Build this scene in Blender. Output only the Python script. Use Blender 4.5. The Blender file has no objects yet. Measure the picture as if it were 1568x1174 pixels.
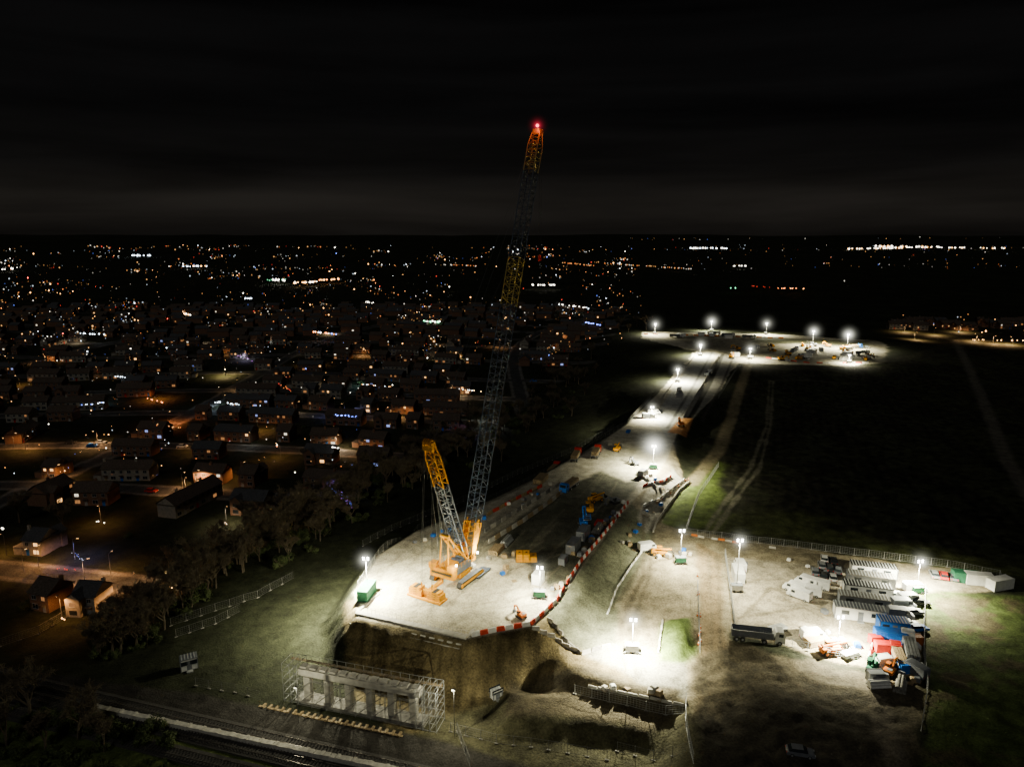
import bpy, math, random, time
import numpy as np
from mathutils import Vector, Matrix
T0=time.time()
random.seed(7); rng=np.random.default_rng(7)
scene=bpy.context.scene
H=80.0; F=1079.0; PIT=math.radians(11.8); CP,SP=math.cos(PIT),math.sin(PIT)

# ---------- unprojection helper: image pixel -> world coordinate at height z ----------
def P(u,v,z=0.0):
    a=587-v; dz=-F*SP+a*CP; dy=F*CP+a*SP; t=(z-H)/dz
    return ((u-784)*t, dy*t, z)
def height_at(Y,v):
    a=587-v; return H+Y*(-F*SP+a*CP)/(F*CP+a*SP)

# ---------- numpy noise ----------
def vn(x,y,s=0):
    xi=np.floor(x); yi=np.floor(y); fx=x-xi; fy=y-yi
    fx=fx*fx*(3-2*fx); fy=fy*fy*(3-2*fy)
    def h(a,b):
        q=np.sin(a*127.1+b*311.7+s*74.7)*43758.5453
        return q-np.floor(q)
    return (h(xi,yi)*(1-fx)+h(xi+1,yi)*fx)*(1-fy)+(h(xi,yi+1)*(1-fx)+h(xi+1,yi+1)*fx)*fy
def fbm(x,y,s=0,o=4):
    r=0;a=.5;t=0
    c_,s_=.8,.6
    for i in range(o):
        r=r+a*vn(x,y,s+i); t+=a; a*=.5
        x,y=(x*c_-y*s_)*2.03,(x*s_+y*c_)*2.03
    return r/t
def sst(a,b,x):
    t=np.clip((x-a)/(b-a),0,1); return t*t*(3-2*t)
def sdpoly(x,y,pts,margin=40):
    pts=np.array(pts)[:,:2]
    out=np.full(x.shape,1e4)
    m=(x>pts[:,0].min()-margin)&(x<pts[:,0].max()+margin)&(y>pts[:,1].min()-margin)&(y<pts[:,1].max()+margin)
    if not m.any(): return out
    X=x[m];Y=y[m]; d=np.full(X.shape,1e9); ins=np.zeros(X.shape,bool); n=len(pts)
    for i in range(n):
        ax,ay=pts[i]; bx,by=pts[(i+1)%n]
        ex,ey=bx-ax,by-ay; wx,wy=X-ax,Y-ay
        t=np.clip((wx*ex+wy*ey)/(ex*ex+ey*ey+1e-9),0,1)
        d=np.minimum(d,(wx-t*ex)**2+(wy-t*ey)**2)
        c=((ay>Y)!=(by>Y))&(X<(bx-ax)*(Y-ay)/((by-ay) if abs(by-ay)>1e-9 else 1e-9)+ax)
        ins^=c
    d=np.sqrt(d); out[m]=np.where(ins,-d,d); return out
def sdline(x,y,pts,margin=15):
    pts=np.array(pts)[:,:2]; out=np.full(x.shape,1e4)
    m=(x>pts[:,0].min()-margin)&(x<pts[:,0].max()+margin)&(y>pts[:,1].min()-margin)&(y<pts[:,1].max()+margin)
    if not m.any(): return out
    X=x[m];Y=y[m]; d=np.full(X.shape,1e9)
    for i in range(len(pts)-1):
        ax,ay=pts[i]; bx,by=pts[i+1]; ex,ey=bx-ax,by-ay; wx,wy=X-ax,Y-ay
        t=np.clip((wx*ex+wy*ey)/(ex*ex+ey*ey+1e-9),0,1)
        d=np.minimum(d,(wx-t*ex)**2+(wy-t*ey)**2)
    out[m]=np.sqrt(d); return out
def PP(l,z): return [P(u,v,z) for u,v in l]

# ---------- height regions ----------
LAND=PP([(850,985),(885,1022),(1040,1078),(1075,1130),(1080,1330),(2300,1330),(3600,600),(3600,470),(1000,470),(985,520),(1040,600),(1000,700),(960,790)],-3)
PLAT=PP([(545,905),(548,945),(712,978),(815,958),(850,925),(925,822),(965,770),(1000,735),(1022,700),(1040,655),(1092,610),(1130,556),(1200,558),(1300,560),(1345,556),(1358,530),(1345,522),(1200,512),(985,508),(983,518),(1066,538),(1010,600),(960,650),(900,688),(840,722),(760,762),(640,812),(580,850)],0)
PIT1=PP([(775,1050),(880,1058),(1040,1100),(1030,1125),(900,1110),(770,1100)],-5.5)
MUD=PP([(1068,1015),(1130,985),(1330,1030),(1410,1050),(1400,1330),(1060,1330)],-3)
MOUND=PP([(1018,950),(1060,945),(1066,990),(1050,1008),(1012,1008)],-3)
def terrain_h(x,y):
    x=np.asarray(x,float); y=np.asarray(y,float)
    h=-8+0.5*(fbm(x/30,y/30,3)-.5)*sst(-200,200,y)*1.5
    ex=sst(300,430,y)
    s=sdpoly(x,y,LAND,90); h=h+(-3-h)*(1-sst(0,1,s/(9+50*ex)))
    d=np.hypot(x,y)
    s=sdpoly(x,y,PIT1); h=h+(-5.5-h)*(1-sst(-3,3,s))
    s=sdpoly(x,y,MUD); m=1-sst(-4,4,s)
    h=h+m*((fbm(x/9,y/9,9)-.5)*1.3+(fbm(x/1.6,y/1.6,4,3)-.5)*.6-.15)
    s=sdpoly(x,y,MOUND); h=h+(1-sst(-3,1,s))*(1.3+fbm(x/2,y/2,5)*.6)
    pl=sdpoly(x,y,PLAT,90)
    rough=sst(0.5,5,pl)*(d<900)
    h=h+rough*((fbm(x/3,y/3,1)-.5)*.35+(fbm(x/.9,y/.9,2,2)-.5)*.18)
    w=(1-sst(0,1.0,(pl+(fbm(x/4,y/4,11)-.5)*1.5*sst(0,2,pl))/(9.0+60*ex)))
    h=h*(1-w)
    h=h+sst(6500,11500,d)*(70+55*(fbm(x/2600,y/2600,21,3)-.4)*2)
    h=h+sst(1200,3000,d)*8*(fbm(x/900,y/900,14,3)-.5)
    return h
def hz(x,y): return float(terrain_h(np.array([x]),np.array([y]))[0])
def G(u,v):
    z=-3.0
    for i in range(7):
        p=P(u,v,z); z=z*.3+hz(p[0],p[1])*.7
    return Vector((p[0],p[1],hz(p[0],p[1])))

# ---------- materials ----------
MATS={}
def nt(name):
    m=bpy.data.materials.new(name); m.use_nodes=True
    n=m.node_tree; b=n.nodes['Principled BSDF']; return m,n,b
def mat(name,col,rough=.6,metal=0.0,var=.35,scale=1.2,coord='Object',spec=.35):
    if name in MATS: return MATS[name]
    m,n,b=nt(name)
    tc=n.nodes.new('ShaderNodeTexCoord'); no=n.nodes.new('ShaderNodeTexNoise')
    no.inputs['Scale'].default_value=scale; no.inputs['Detail'].default_value=6
    n.links.new(tc.outputs[coord],no.inputs['Vector'])
    r=n.nodes.new('ShaderNodeValToRGB')
    a=[c*(1-var) for c in col]; d=[min(1,c*(1+var*.6)) for c in col]
    r.color_ramp.elements[0].position=.3; r.color_ramp.elements[1].position=.7
    r.color_ramp.elements[0].color=(*a,1); r.color_ramp.elements[1].color=(*d,1)
    n.links.new(no.outputs['Fac'],r.inputs['Fac']); n.links.new(r.outputs['Color'],b.inputs['Base Color'])
    b.inputs['Roughness'].default_value=rough; b.inputs['Metallic'].default_value=metal
    try: b.inputs['Specular IOR Level'].default_value=spec
    except Exception: pass
    MATS[name]=m; return m
def emis(name,col,st,sample=False):
    if name in MATS: return MATS[name]
    m=bpy.data.materials.new(name); m.use_nodes=True; n=m.node_tree; n.nodes.clear()
    e=n.nodes.new('ShaderNodeEmission'); e.inputs['Color'].default_value=(*col,1); e.inputs['Strength'].default_value=st
    o=n.nodes.new('ShaderNodeOutputMaterial'); n.links.new(e.outputs[0],o.inputs[0])
    if not sample:
        try: m.cycles.emission_sampling='NONE'
        except Exception: pass
    MATS[name]=m; return m
yellow=mat('crane_yellow',(.62,.27,.002),.7,var=.15,spec=.04)
boomyel=mat('boom_yellow',(.34,.25,.05),.5,var=.3)
darksteel=mat('grey_blue_steel',(.042,.056,.088),.5,0,var=.2)
black=mat('rubber_black',(.03,.03,.03),.8)
steel=mat('galvanised_steel',(.35,.36,.36),.45,.3)
dullsteel=mat('weathered_steel',(.16,.16,.15),.7,0)
cable=mat('steel_cable',(.09,.09,.09),.6)
conc=mat('concrete',(.42,.40,.35),.9,var=.3,scale=.8)
concd=mat('weathered_concrete',(.22,.21,.19),.9,var=.5,scale=1.5)
white=mat('white_paint',(.70,.70,.68),.5,var=.15)
red=mat('red_paint',(.5,.03,.02),.5,var=.2,spec=.1)
redpl=mat('red_plastic',(.5,.05,.025),.5,var=.2,spec=.1)
blue=mat('blue_paint',(.02,.13,.5),.45,var=.15,spec=.1)
green=mat('green_paint',(.03,.14,.08),.5,var=.2,spec=.1)
orange=mat('orange_paint',(.5,.14,.02),.5,var=.2,spec=.1)
greyp=mat('grey_paint',(.15,.16,.18),.55,var=.25)
glass=mat('dark_glass',(.02,.025,.03),.12,var=.1)
timber=mat('timber',(.30,.22,.12),.8,var=.4,scale=3)
silver=mat('silver_paint',(.4,.42,.44),.3,.5,var=.1)
brick=mat('brick_wall',(.19,.105,.065),.9,var=.4,scale=4)
render_w=mat('rendered_wall',(.30,.27,.22),.9,var=.25)
tiles=mat('roof_tiles',(.095,.07,.055),.85,var=.5,scale=2.5)
tiles2=mat('slate_roof',(.075,.075,.08),.8,var=.45,scale=2.5)
frame_w=mat('window_frame',(.35,.35,.34),.6)
wood_bark=mat('bark',(.14,.11,.075),.9,var=.4)
twig=mat('twigs',(.17,.135,.085),.9,var=.4,scale=.4)
leaf=mat('leaves',(.08,.105,.035),.8,var=.6,scale=.6)
win_warm=emis('lit_window_warm',(1,.5,.16),2.8)
win_cool=emis('lit_window_cool',(.95,.85,.65),1.6)
win_dim=emis('curtained_window',(1,.42,.14),.45)
win_blue=emis('television_lit_window',(.35,.45,1),1.1)
rail_m=mat('rail_steel',(.3,.27,.24),.35,.8)
ballast=mat('ballast',(.07,.065,.06),.95,var=.6,scale=6)
panelw=mat('pale_ribbed_panel',(.45,.47,.48),.5,var=.2)

# ---------- mesh builder ----------
class MB:
    def __init__(s): s.v=[];s.f=[];s.m=[];s.mats=[]
    def mi(s,m):
        if m not in s.mats: s.mats.append(m)
        return s.mats.index(m)
    def add(s,vs,fs,m):
        o=len(s.v); s.v+= [tuple(p) for p in vs]; k=s.mi(m)
        for f in fs: s.f.append(tuple(i+o for i in f)); s.m.append(k)
    def box(s,c,d,m,rz=0,taper=1.0):
        x,y,z=d[0]/2,d[1]/2,d[2]/2
        vs=[(-x,-y,-z),(x,-y,-z),(x,y,-z),(-x,y,-z),(-x*taper,-y*taper,z),(x*taper,-y*taper,z),(x*taper,y*taper,z),(-x*taper,y*taper,z)]
        cr,sr=math.cos(rz),math.sin(rz)
        vs=[(c[0]+p[0]*cr-p[1]*sr,c[1]+p[0]*sr+p[1]*cr,c[2]+p[2]) for p in vs]
        s.add(vs,[(0,3,2,1),(4,5,6,7),(0,1,5,4),(1,2,6,5),(2,3,7,6),(3,0,4,7)],m)
    def prism(s,prof,y0,y1,m):
        n=len(prof); vs=[(p[0],y0,p[1]) for p in prof]+[(p[0],y1,p[1]) for p in prof]
        fs=[tuple(range(n)),tuple(range(2*n-1,n-1,-1))]+[(i,i+n,(i+1)%n+n,(i+1)%n) for i in range(n)]
        s.add(vs,fs,m)
    def cyl(s,p0,p1,r0,r1=None,m=None,n=8,cap=True):
        r1=r0 if r1 is None else r1
        p0=Vector(p0);p1=Vector(p1); d=(p1-p0)
        if d.length<1e-6: return
        d.normalize(); a=Vector((0,0,1)) if abs(d.z)<.9 else Vector((1,0,0))
        e1=d.cross(a).normalized(); e2=d.cross(e1)
        vs=[p0+(e1*math.cos(2*math.pi*i/n)+e2*math.sin(2*math.pi*i/n))*r0 for i in range(n)]
        vs+=[p1+(e1*math.cos(2*math.pi*i/n)+e2*math.sin(2*math.pi*i/n))*r1 for i in range(n)]
        fs=[(i,(i+1)%n,(i+1)%n+n,i+n) for i in range(n)]
        if cap: fs+=[tuple(range(n-1,-1,-1)),tuple(range(n,2*n))]
        s.add(vs,fs,m)
    def mesh(s,name,smooth=False):
        me=bpy.data.meshes.new(name); me.from_pydata(s.v,[],s.f); 
        for m in s.mats: me.materials.append(m)
        me.polygons.foreach_set('material_index',s.m)
        if smooth: me.polygons.foreach_set('use_smooth',[True]*len(s.f))
        me.update(); return me
    def obj(s,name,loc=(0,0,0),rz=0,parent=None,sc=1):
        return inst(name,s.mesh(name),loc,rz,sc,parent)
def inst(name,me,loc=(0,0,0),rz=0,sc=1,parent=None):
    o=bpy.data.objects.new(name,me); o.location=loc; o.rotation_euler=(0,0,rz)
    o.scale=(sc,sc,sc) if not isinstance(sc,tuple) else sc
    scene.collection.objects.link(o)
    if parent: o.parent=parent
    return o
def ang(a,b): return math.atan2(b[1]-a[1],b[0]-a[0])
def lamp(name,loc,power,col,radius=.3,parent=None,spot=None,blend=.75):
    l=bpy.data.lights.new(name,'SPOT' if spot else 'POINT'); l.energy=power; l.color=col; l.shadow_soft_size=radius
    if spot: l.spot_size=math.radians(spot); l.spot_blend=blend
    o=bpy.data.objects.new(name,l); o.location=loc; scene.collection.objects.link(o)
    if parent: o.parent=parent
    return o

# ---------- terrain ----------
def axis(segs,start):
    out=[start]
    for end,s0,s1 in segs:
        a=out[-1]
        while out[-1]<end:
            t=(out[-1]-a)/(end-a); out.append(out[-1]+s0+(s1-s0)*t)
    return np.array(out)
ys=axis([(40,30,8),(92,6,.8),(215,.55,.6),(330,.6,1.2),(620,1.2,2.2),(1000,3,14),(3000,15,90),(16000,110,400)],-400)
xr=axis([(95,.6,.6),(160,.6,1.0),(330,1.2,2.5),(900,3,15),(4000,16,150),(15000,170,600)],0)
xl=axis([(60,.6,.6),(130,.6,1.3),(330,1.3,2.5),(900,3,15),(4000,16,150),(15000,170,600)],0)
xs=np.concatenate([-xl[:0:-1],xr])
GX,GY=np.meshgrid(xs,ys); gx=GX.ravel(); gy=GY.ravel()
gz=terrain_h(gx,gy)
nx,ny=len(xs),len(ys)
col=np.zeros((gx.size,3)); 
base_l=np.array([.022,.025,.013])
n1=fbm(gx/8,gy/8,31); n2=fbm(gx/2,gy/2,33); n3=fbm(gx/25,gy/25,35)
col[:]=base_l; col*= (0.5+1.0*n3)[:,None]*(.6+.8*n2)[:,None]
def paint(mask,c,var=.25):
    global col
    c=np.array(c)*(1-var+2*var*n2)[:,None]
    col=col*(1-mask[:,None])+c*mask[:,None]
def reg(pts,z,c,soft=1.2,wob=2.5,var=.25,op=1.0):
    s=sdpoly(gx,gy,PP(pts,z))+(n1-.5)*wob*2
    paint((1-sst(-soft/2,soft/2,s))*op,c,var)
def line(pts,z,c,w=2,soft=.6,op=.8,wob=.6,var=.2):
    s=sdline(gx,gy,PP(pts,z))+(n1-.5)*wob*2
    paint((1-sst(w/2-soft/2,w/2+soft/2,s))*op,c,var)
DIRT=(.27,.23,.15); GREY=(.26,.25,.20); PALE=(.39,.36,.28); GRASS=(.062,.085,.024); EARTH=(.16,.125,.06); SOIL=(.040,.039,.025)
reg([(1030,812),(1110,640),(1150,562),(1345,566),(1480,515),(3600,520),(3600,1000),(1560,900)],-3,SOIL,6,8,.6)
fm=(1-sst(-3,3,sdpoly(gx,gy,PP([(1060,812),(1130,600),(1145,572),(1345,572),(1480,522),(2400,560),(2400,1000),(1560,888)],-3))))
fur=.5+.5*np.sin((gx*.94-gy*.34)*1.6+5*n1+2*n3)
col*= (1-fm*.4*fur)[:,None]; 
gn=sst(.42,.62,fbm(gx/10,gy/22,41)); paint(fm*gn*.65,(.050,.056,.028),.6)
gn=sst(.52,.60,fbm(gx/2.2,gy/2.2,47,3)); col*=(1-.45*fm*gn)[:,None]
line([(1462,520),(1500,600),(1540,700),(1600,800)],-3,(.12,.11,.09),5,2,.85)
reg([(1005,800),(1060,728),(1100,705),(1112,725),(1098,810),(1040,812)],-3,(.11,.155,.03),6,5,.5,.9)
reg([(1085,812),(1180,770),(1330,818),(1568,872),(1560,893),(1330,850)],-3,(.09,.105,.035),14,10,.7,.7)
for dx in (0,14):
    line([(1178+dx*.4,588),(1174+dx*.4,650),(1150+dx,715),(1105+dx,775),(1078+dx,815)],-3,(.21,.195,.14),1.3,1,.75,1.0,.5)
line([(1145,565),(1120,640),(1100,690),(1060,740)],-3,(.24,.20,.12),5,2,.8)
line([(1178,588),(1230,584),(1330,590)],-3,(.10,.09,.065),2,1,.5)
reg([(845,1000),(965,775),(1000,735),(1030,690),(1050,735),(1010,800),(1050,812),(1540,885),(1540,905),(1418,912),(1410,1040),(1330,1025),(1120,970),(1110,1110),(1060,1110),(1050,1075)],-3,DIRT,1.2,2,.35)
reg([(840,955),(965,778),(1000,800),(1000,835),(950,915),(942,985),(890,1002)],-2,(.14,.145,.095),2,1,.3)
reg([(880,1005),(940,985),(1050,1010),(1052,1070),(900,1050)],-3,GREY,1,1)
reg([(1112,852),(1530,888),(1415,912),(1412,1010),(1330,1005),(1125,965)],-3,(.34,.30,.22),1.2,1,.3)
reg([(1068,830),(1105,850),(1112,960),(1120,1040),(1105,1174),(1062,1174),(1070,1000)],-3,(.20,.15,.085),1.5,1.2,.35)
reg([(1012,950),(1060,945),(1068,990),(1050,1010),(1008,1008)],-2.3,(.11,.16,.04),2,1.5,.5)
reg([(985,770),(1030,725),(1052,738),(1010,790),(990,815),(975,800)],-3,(.40,.38,.31),1.2,.8)
reg([(1400,905),(1700,915),(1800,1330),(1400,1330),(1418,1050)],-3,GRASS,2,2,.7)
gm=(1-sst(-3,3,sdpoly(gx,gy,PP([(1418,912),(1700,915),(1800,1330),(1400,1330)],-3))))
paint(gm*sst(.5,.65,fbm(gx/5,gy/5,61)),(.075,.065,.035),.5)
reg([(1068,1020),(1130,985),(1330,1030),(1415,1050),(1400,1330),(1060,1330)],-3,(.085,.072,.047),2.5,4,.7)
reg([(1070,1090),(1200,1060),(1380,1100),(1400,1330),(1060,1330)],-3,(.05,.043,.03),3,5,.7)
line([(1340,1060),(1375,1174)],-3,(.14,.12,.09),4,1.5,.8)
reg([(530,940),(712,980),(815,960),(900,1010),(1050,1080),(1050,1110),(760,1130),(620,1090),(540,1030)],-4,EARTH,2,3,.55)
sl_=(1-sst(-2,2,sdpoly(gx,gy,PP([(540,945),(712,982),(815,962),(860,1000),(760,1060),(620,1050),(545,1010)],-3))))
col*=(1-sl_*.5*sst(.35,.65,fbm(gx/1.3,gy/7,71,3)))[:,None]
reg([(760,1070),(1060,1110),(1080,1330),(600,1330),(640,1100)],-8,(.075,.07,.038),3,3,.6)
reg([(780,1035),(900,1045),(1040,1080),(1030,1120),(900,1105),(780,1090)],-6,(.08,.066,.04),2,2,.6)
s=sdpoly(gx,gy,PLAT); paint((1-sst(-.3,.5,s+(n1-.5)*8*sst(330,430,gy))),PALE,.2)
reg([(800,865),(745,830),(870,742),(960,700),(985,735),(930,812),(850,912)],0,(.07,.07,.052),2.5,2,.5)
reg([(545,905),(575,870),(700,815),(770,850),(840,875),(815,945),(712,972),(550,938)],0,(.42,.385,.28),1.5,1,.25)
reg([(930,690),(990,680),(1010,710),(960,740),(915,720)],0,(.37,.35,.26),3,3,.25)
reg([(1000,640),(1066,545),(1096,538),(1052,648),(1020,668)],0,(.36,.36,.34),1,.3,.12)
reg([(1048,655),(1098,600),(1132,548),(1104,538),(1080,590),(1030,650)],0,(.24,.23,.20),1,.3,.12)
line([(1052,648),(1085,590),(1108,540)],0,(.03,.03,.025),2.4,.5,.95,.1)
line([(1022,655),(1062,590),(1090,540)],0,(.05,.05,.045),1.4,.5,.7,.1)
line([(1075,640),(1105,590),(1122,548)],0,(.05,.045,.04),1.4,.5,.8,.1)
reg([(1022,662),(1042,640),(1062,640),(1050,665)],0,(.45,.2,.06),1,.5)
reg([(985,508),(1345,522),(1358,535),(1345,558),(1130,552),(1090,535)],0,(.22,.20,.15),6,5,.5)
reg([(1150,516),(1330,522),(1330,530),(1150,524)],0,(.06,.07,.03),3,3,.4,.7)
line([(640,815),(760,765),(900,690),(1000,618)],-1,(.03,.03,.025),4,1,.6)
for tr in ([(1085,845),(1090,940),(1088,1090)],[(1098,850),(1103,960),(1100,1100)],[(1120,960),(1180,900),(1300,945),(1400,890)],[(1130,945),(1230,930),(1330,985)],[(940,930),(990,850),(1060,840),(1130,870)],[(955,935),(1000,860),(1065,850)],[(960,1050),(950,960),(985,880),(985,790),(1030,735)],[(975,1050),(965,960),(995,880),(1000,800),(1045,740)]):
    line(tr,-3,(.12,.10,.065),.9,.6,.6,.5)
for i in range(60):
    a=rng.uniform(560,800); b=rng.uniform(850,940); line([(a,b),(a+rng.uniform(20,90),b-rng.uniform(5,60))],0,(.19,.17,.12),.55,.4,.5,.3)
for i in range(20):
    a=rng.uniform(800,930); b=rng.uniform(740,870); line([(a,b),(a+rng.uniform(20,60),b-rng.uniform(30,60))],0,(.18,.17,.12),.55,.5,.4,.4)
for i in range(26):
    a=rng.uniform(1120,1380); b=rng.uniform(870,960); line([(a,b),(a+rng.uniform(20,90),b+rng.uniform(-30,40))],-3,(.17,.14,.09),.55,.5,.5,.4)
reg([(-400,960),(0,1022),(300,1062),(660,1128),(900,1200),(900,1330),(560,1180),(180,1098),(-400,1040)],-8,(.035,.032,.028),1.5,.8,.3)
reg([(-400,1052),(180,1104),(560,1182),(600,1330),(-400,1330)],-8,(.09,.115,.035),2,2,.6)
TOWN=PP([(-900,1030),(40,985),(180,955),(330,850),(470,790),(560,735),(640,700),(760,650),(820,600),(900,560),(960,500),(960,470),(-1400,470)],-8)
tr_=math.radians(-12)
def town_xy(a,b):
    a2=a+34*math.sin(b/120.); b2=b+34*math.sin(a/170.+b/260.)+9*math.sin(a/52.)
    c,s=math.cos(tr_),math.sin(tr_); x,y=a2*c-b2*s,a2*s+b2*c
    dx,dy=1.0,34/170.*math.cos(a/170.+b/260.)+9/52.*math.cos(a/52.)
    return x,y,math.atan2(dx*s+dy*c,dx*c-dy*s)
tm=1-sst(-2,6,sdpoly(gx,gy,TOWN,60))
STREETS=[]; SB=[]
bs=-150
while bs<1150:
    SB.append(bs); bs+=random.choice([46,50,56,62])
for b in SB: STREETS.append([town_xy(a,b)[:2] for a in range(-1100,900,25)])
CROSS=[[town_xy(a,b)[:2] for b in range(-150,1150,25)] for a in range(-1100,900,170)]
near=(gx>-700)&(gx<300)&(gy>90)&(gy<900)
idx=np.where(near&(tm>.01))[0]
def lined(pl):
    d=np.full(idx.size,1e4); X=gx[idx];Y=gy[idx]
    for i in range(len(pl)-1):
        ax,ay=pl[i]; bx,by=pl[i+1]
        m=(np.abs(X-(ax+bx)/2)<24)&(np.abs(Y-(ay+by)/2)<24)
        if not m.any(): continue
        ex,ey=bx-ax,by-ay; wx,wy=X[m]-ax,Y[m]-ay
        t=np.clip((wx*ex+wy*ey)/(ex*ex+ey*ey),0,1)
        d[m]=np.minimum(d[m],np.hypot(wx-t*ex,wy-t*ey))
    return d
dd=np.full(idx.size,1e4)
for pl in STREETS+CROSS: dd=np.minimum(dd,lined(pl))
pav=np.zeros(gx.size); rd=np.zeros(gx.size)
pav[idx]=(1-sst(4.6,5.4,dd))*tm[idx]; rd[idx]=(1-sst(2.9,3.3,dd))*tm[idx]
paint(pav,(.15,.14,.13),.1); paint(rd,(.06,.06,.06),.1)

me=bpy.data.meshes.new('ground'); 
co=np.stack([gx,gy,gz],1).astype(np.float32)
ii=np.arange(nx*ny).reshape(ny,nx); q=np.stack([ii[:-1,:-1],ii[:-1,1:],ii[1:,1:],ii[1:,:-1]],-1).reshape(-1,4)
me.vertices.add(nx*ny); me.vertices.foreach_set('co',co.ravel())
me.loops.add(q.size); me.loops.foreach_set('vertex_index',q.ravel().astype(np.int32))
me.polygons.add(len(q)); me.polygons.foreach_set('loop_start',np.arange(0,q.size,4,dtype=np.int32))
try: me.polygons.foreach_set('loop_total',np.full(len(q),4,dtype=np.int32))
except Exception: pass
me.update(calc_edges=True)
me.polygons.foreach_set('use_smooth',np.ones(len(q),bool))
ca=me.color_attributes.new('surface','FLOAT_COLOR','POINT')
ca.data.foreach_set('color',np.concatenate([np.clip(col,0,1),np.ones((gx.size,1))],1).astype(np.float32).ravel())
m,n,b=nt('ground_surface')
at=n.nodes.new('ShaderNodeAttribute'); at.attribute_name='surface'
tc=n.nodes.new('ShaderNodeTexCoord')
def noise(sc,det=6):
    x=n.nodes.new('ShaderNodeTexNoise'); x.inputs['Scale'].default_value=sc; x.inputs['Detail'].default_value=det; x.inputs['Roughness'].default_value=.68
    n.links.new(tc.outputs['Object'],x.inputs['Vector']); return x
na=noise(.30); nb=noise(2.4)
ad=n.nodes.new('ShaderNodeMath'); ad.operation='ADD'; n.links.new(na.outputs['Fac'],ad.inputs[0]); n.links.new(nb.outputs['Fac'],ad.inputs[1])
mr=n.nodes.new('ShaderNodeMapRange'); mr.inputs['From Min'].default_value=.72; mr.inputs['From Max'].default_value=1.28; mr.inputs['To Min'].default_value=.38; mr.inputs['To Max'].default_value=1.5
n.links.new(ad.outputs[0],mr.inputs['Value'])
mx=n.nodes.new('ShaderNodeVectorMath'); mx.operation='SCALE'; n.links.new(at.outputs['Color'],mx.inputs[0]); n.links.new(mr.outputs[0],mx.inputs['Scale'])
n.links.new(mx.outputs[0],b.inputs['Base Color']); b.inputs['Roughness'].default_value=.92
try: b.inputs['Specular IOR Level'].default_value=.15
except Exception: pass
bm_=n.nodes.new('ShaderNodeBump'); bm_.inputs['Strength'].default_value=.7; bm_.inputs['Distance'].default_value=.25
n.links.new(ad.outputs[0],bm_.inputs['Height']); n.links.new(bm_.outputs[0],b.inputs['Normal'])
me.materials.append(m)
inst('ground',me)
print('terrain',nx,ny,time.time()-T0)

# ---------- world (night sky) ----------
w=bpy.data.worlds.new('World'); scene.world=w; w.use_nodes=True; n=w.node_tree; n.nodes.clear()
tc=n.nodes.new('ShaderNodeTexCoord'); sep=n.nodes.new('ShaderNodeSeparateXYZ'); n.links.new(tc.outputs['Generated'],sep.inputs[0])
rp=n.nodes.new('ShaderNodeValToRGB'); n.links.new(sep.outputs['Z'],rp.inputs['Fac'])
cr=rp.color_ramp; cr.elements[0].position=0; cr.elements[0].color=(.0082,.0073,.0064,1); cr.elements[1].position=1; cr.elements[1].color=(.0018,.0018,.0018,1)
for p_,c_ in ((.02,(.0105,.0092,.0078)),(.05,(.0115,.0102,.0086)),(.085,(.0055,.0051,.0047)),(.16,(.0030,.0029,.0029))):
    e=cr.elements.new(p_); e.color=(*c_,1)
mp=n.nodes.new('ShaderNodeMapping'); mp.inputs['Scale'].default_value=(1.0,1.0,11); mp.inputs['Rotation'].default_value=(.03,.03,0); n.links.new(tc.outputs['Generated'],mp.inputs[0])
no=n.nodes.new('ShaderNodeTexNoise'); no.inputs['Scale'].default_value=1.9; no.inputs['Detail'].default_value=5; no.inputs['Distortion'].default_value=.3; n.links.new(mp.outputs[0],no.inputs['Vector'])
mr=n.nodes.new('ShaderNodeMapRange'); mr.inputs['From Min'].default_value=.32; mr.inputs['From Max'].default_value=.7; mr.inputs['To Min'].default_value=.6; mr.inputs['To Max'].default_value=1.6; n.links.new(no.outputs['Fac'],mr.inputs['Value'])
vm=n.nodes.new('ShaderNodeVectorMath'); vm.operation='SCALE'; n.links.new(rp.outputs[0],vm.inputs[0]); n.links.new(mr.outputs[0],vm.inputs['Scale'])
bg=n.nodes.new('ShaderNodeBackground'); n.links.new(vm.outputs[0],bg.inputs[0]); bg.inputs[1].default_value=1.0
o=n.nodes.new('ShaderNodeOutputWorld'); n.links.new(bg.outputs[0],o.inputs[0])
sl=bpy.data.lights.new('ambient_fill_sun','SUN'); sl.energy=.27; sl.angle=math.radians(14); sl.color=(.95,.95,.88)
so=bpy.data.objects.new('ambient_fill_sun',sl); so.rotation_euler=(math.radians(42),math.radians(-12),0); scene.collection.objects.link(so)  # added weak fill from the camera side, stands in for unseen ambient sources

# ---------- camera ----------
cam=bpy.data.cameras.new('camera'); cam.sensor_width=36; cam.lens=36*F/1568; cam.clip_end=40000; cam.clip_start=1
co_=bpy.data.objects.new('camera',cam); co_.location=(0,0,H); co_.rotation_euler=(math.pi/2-PIT,0,0); scene.collection.objects.link(co_); scene.camera=co_

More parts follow.
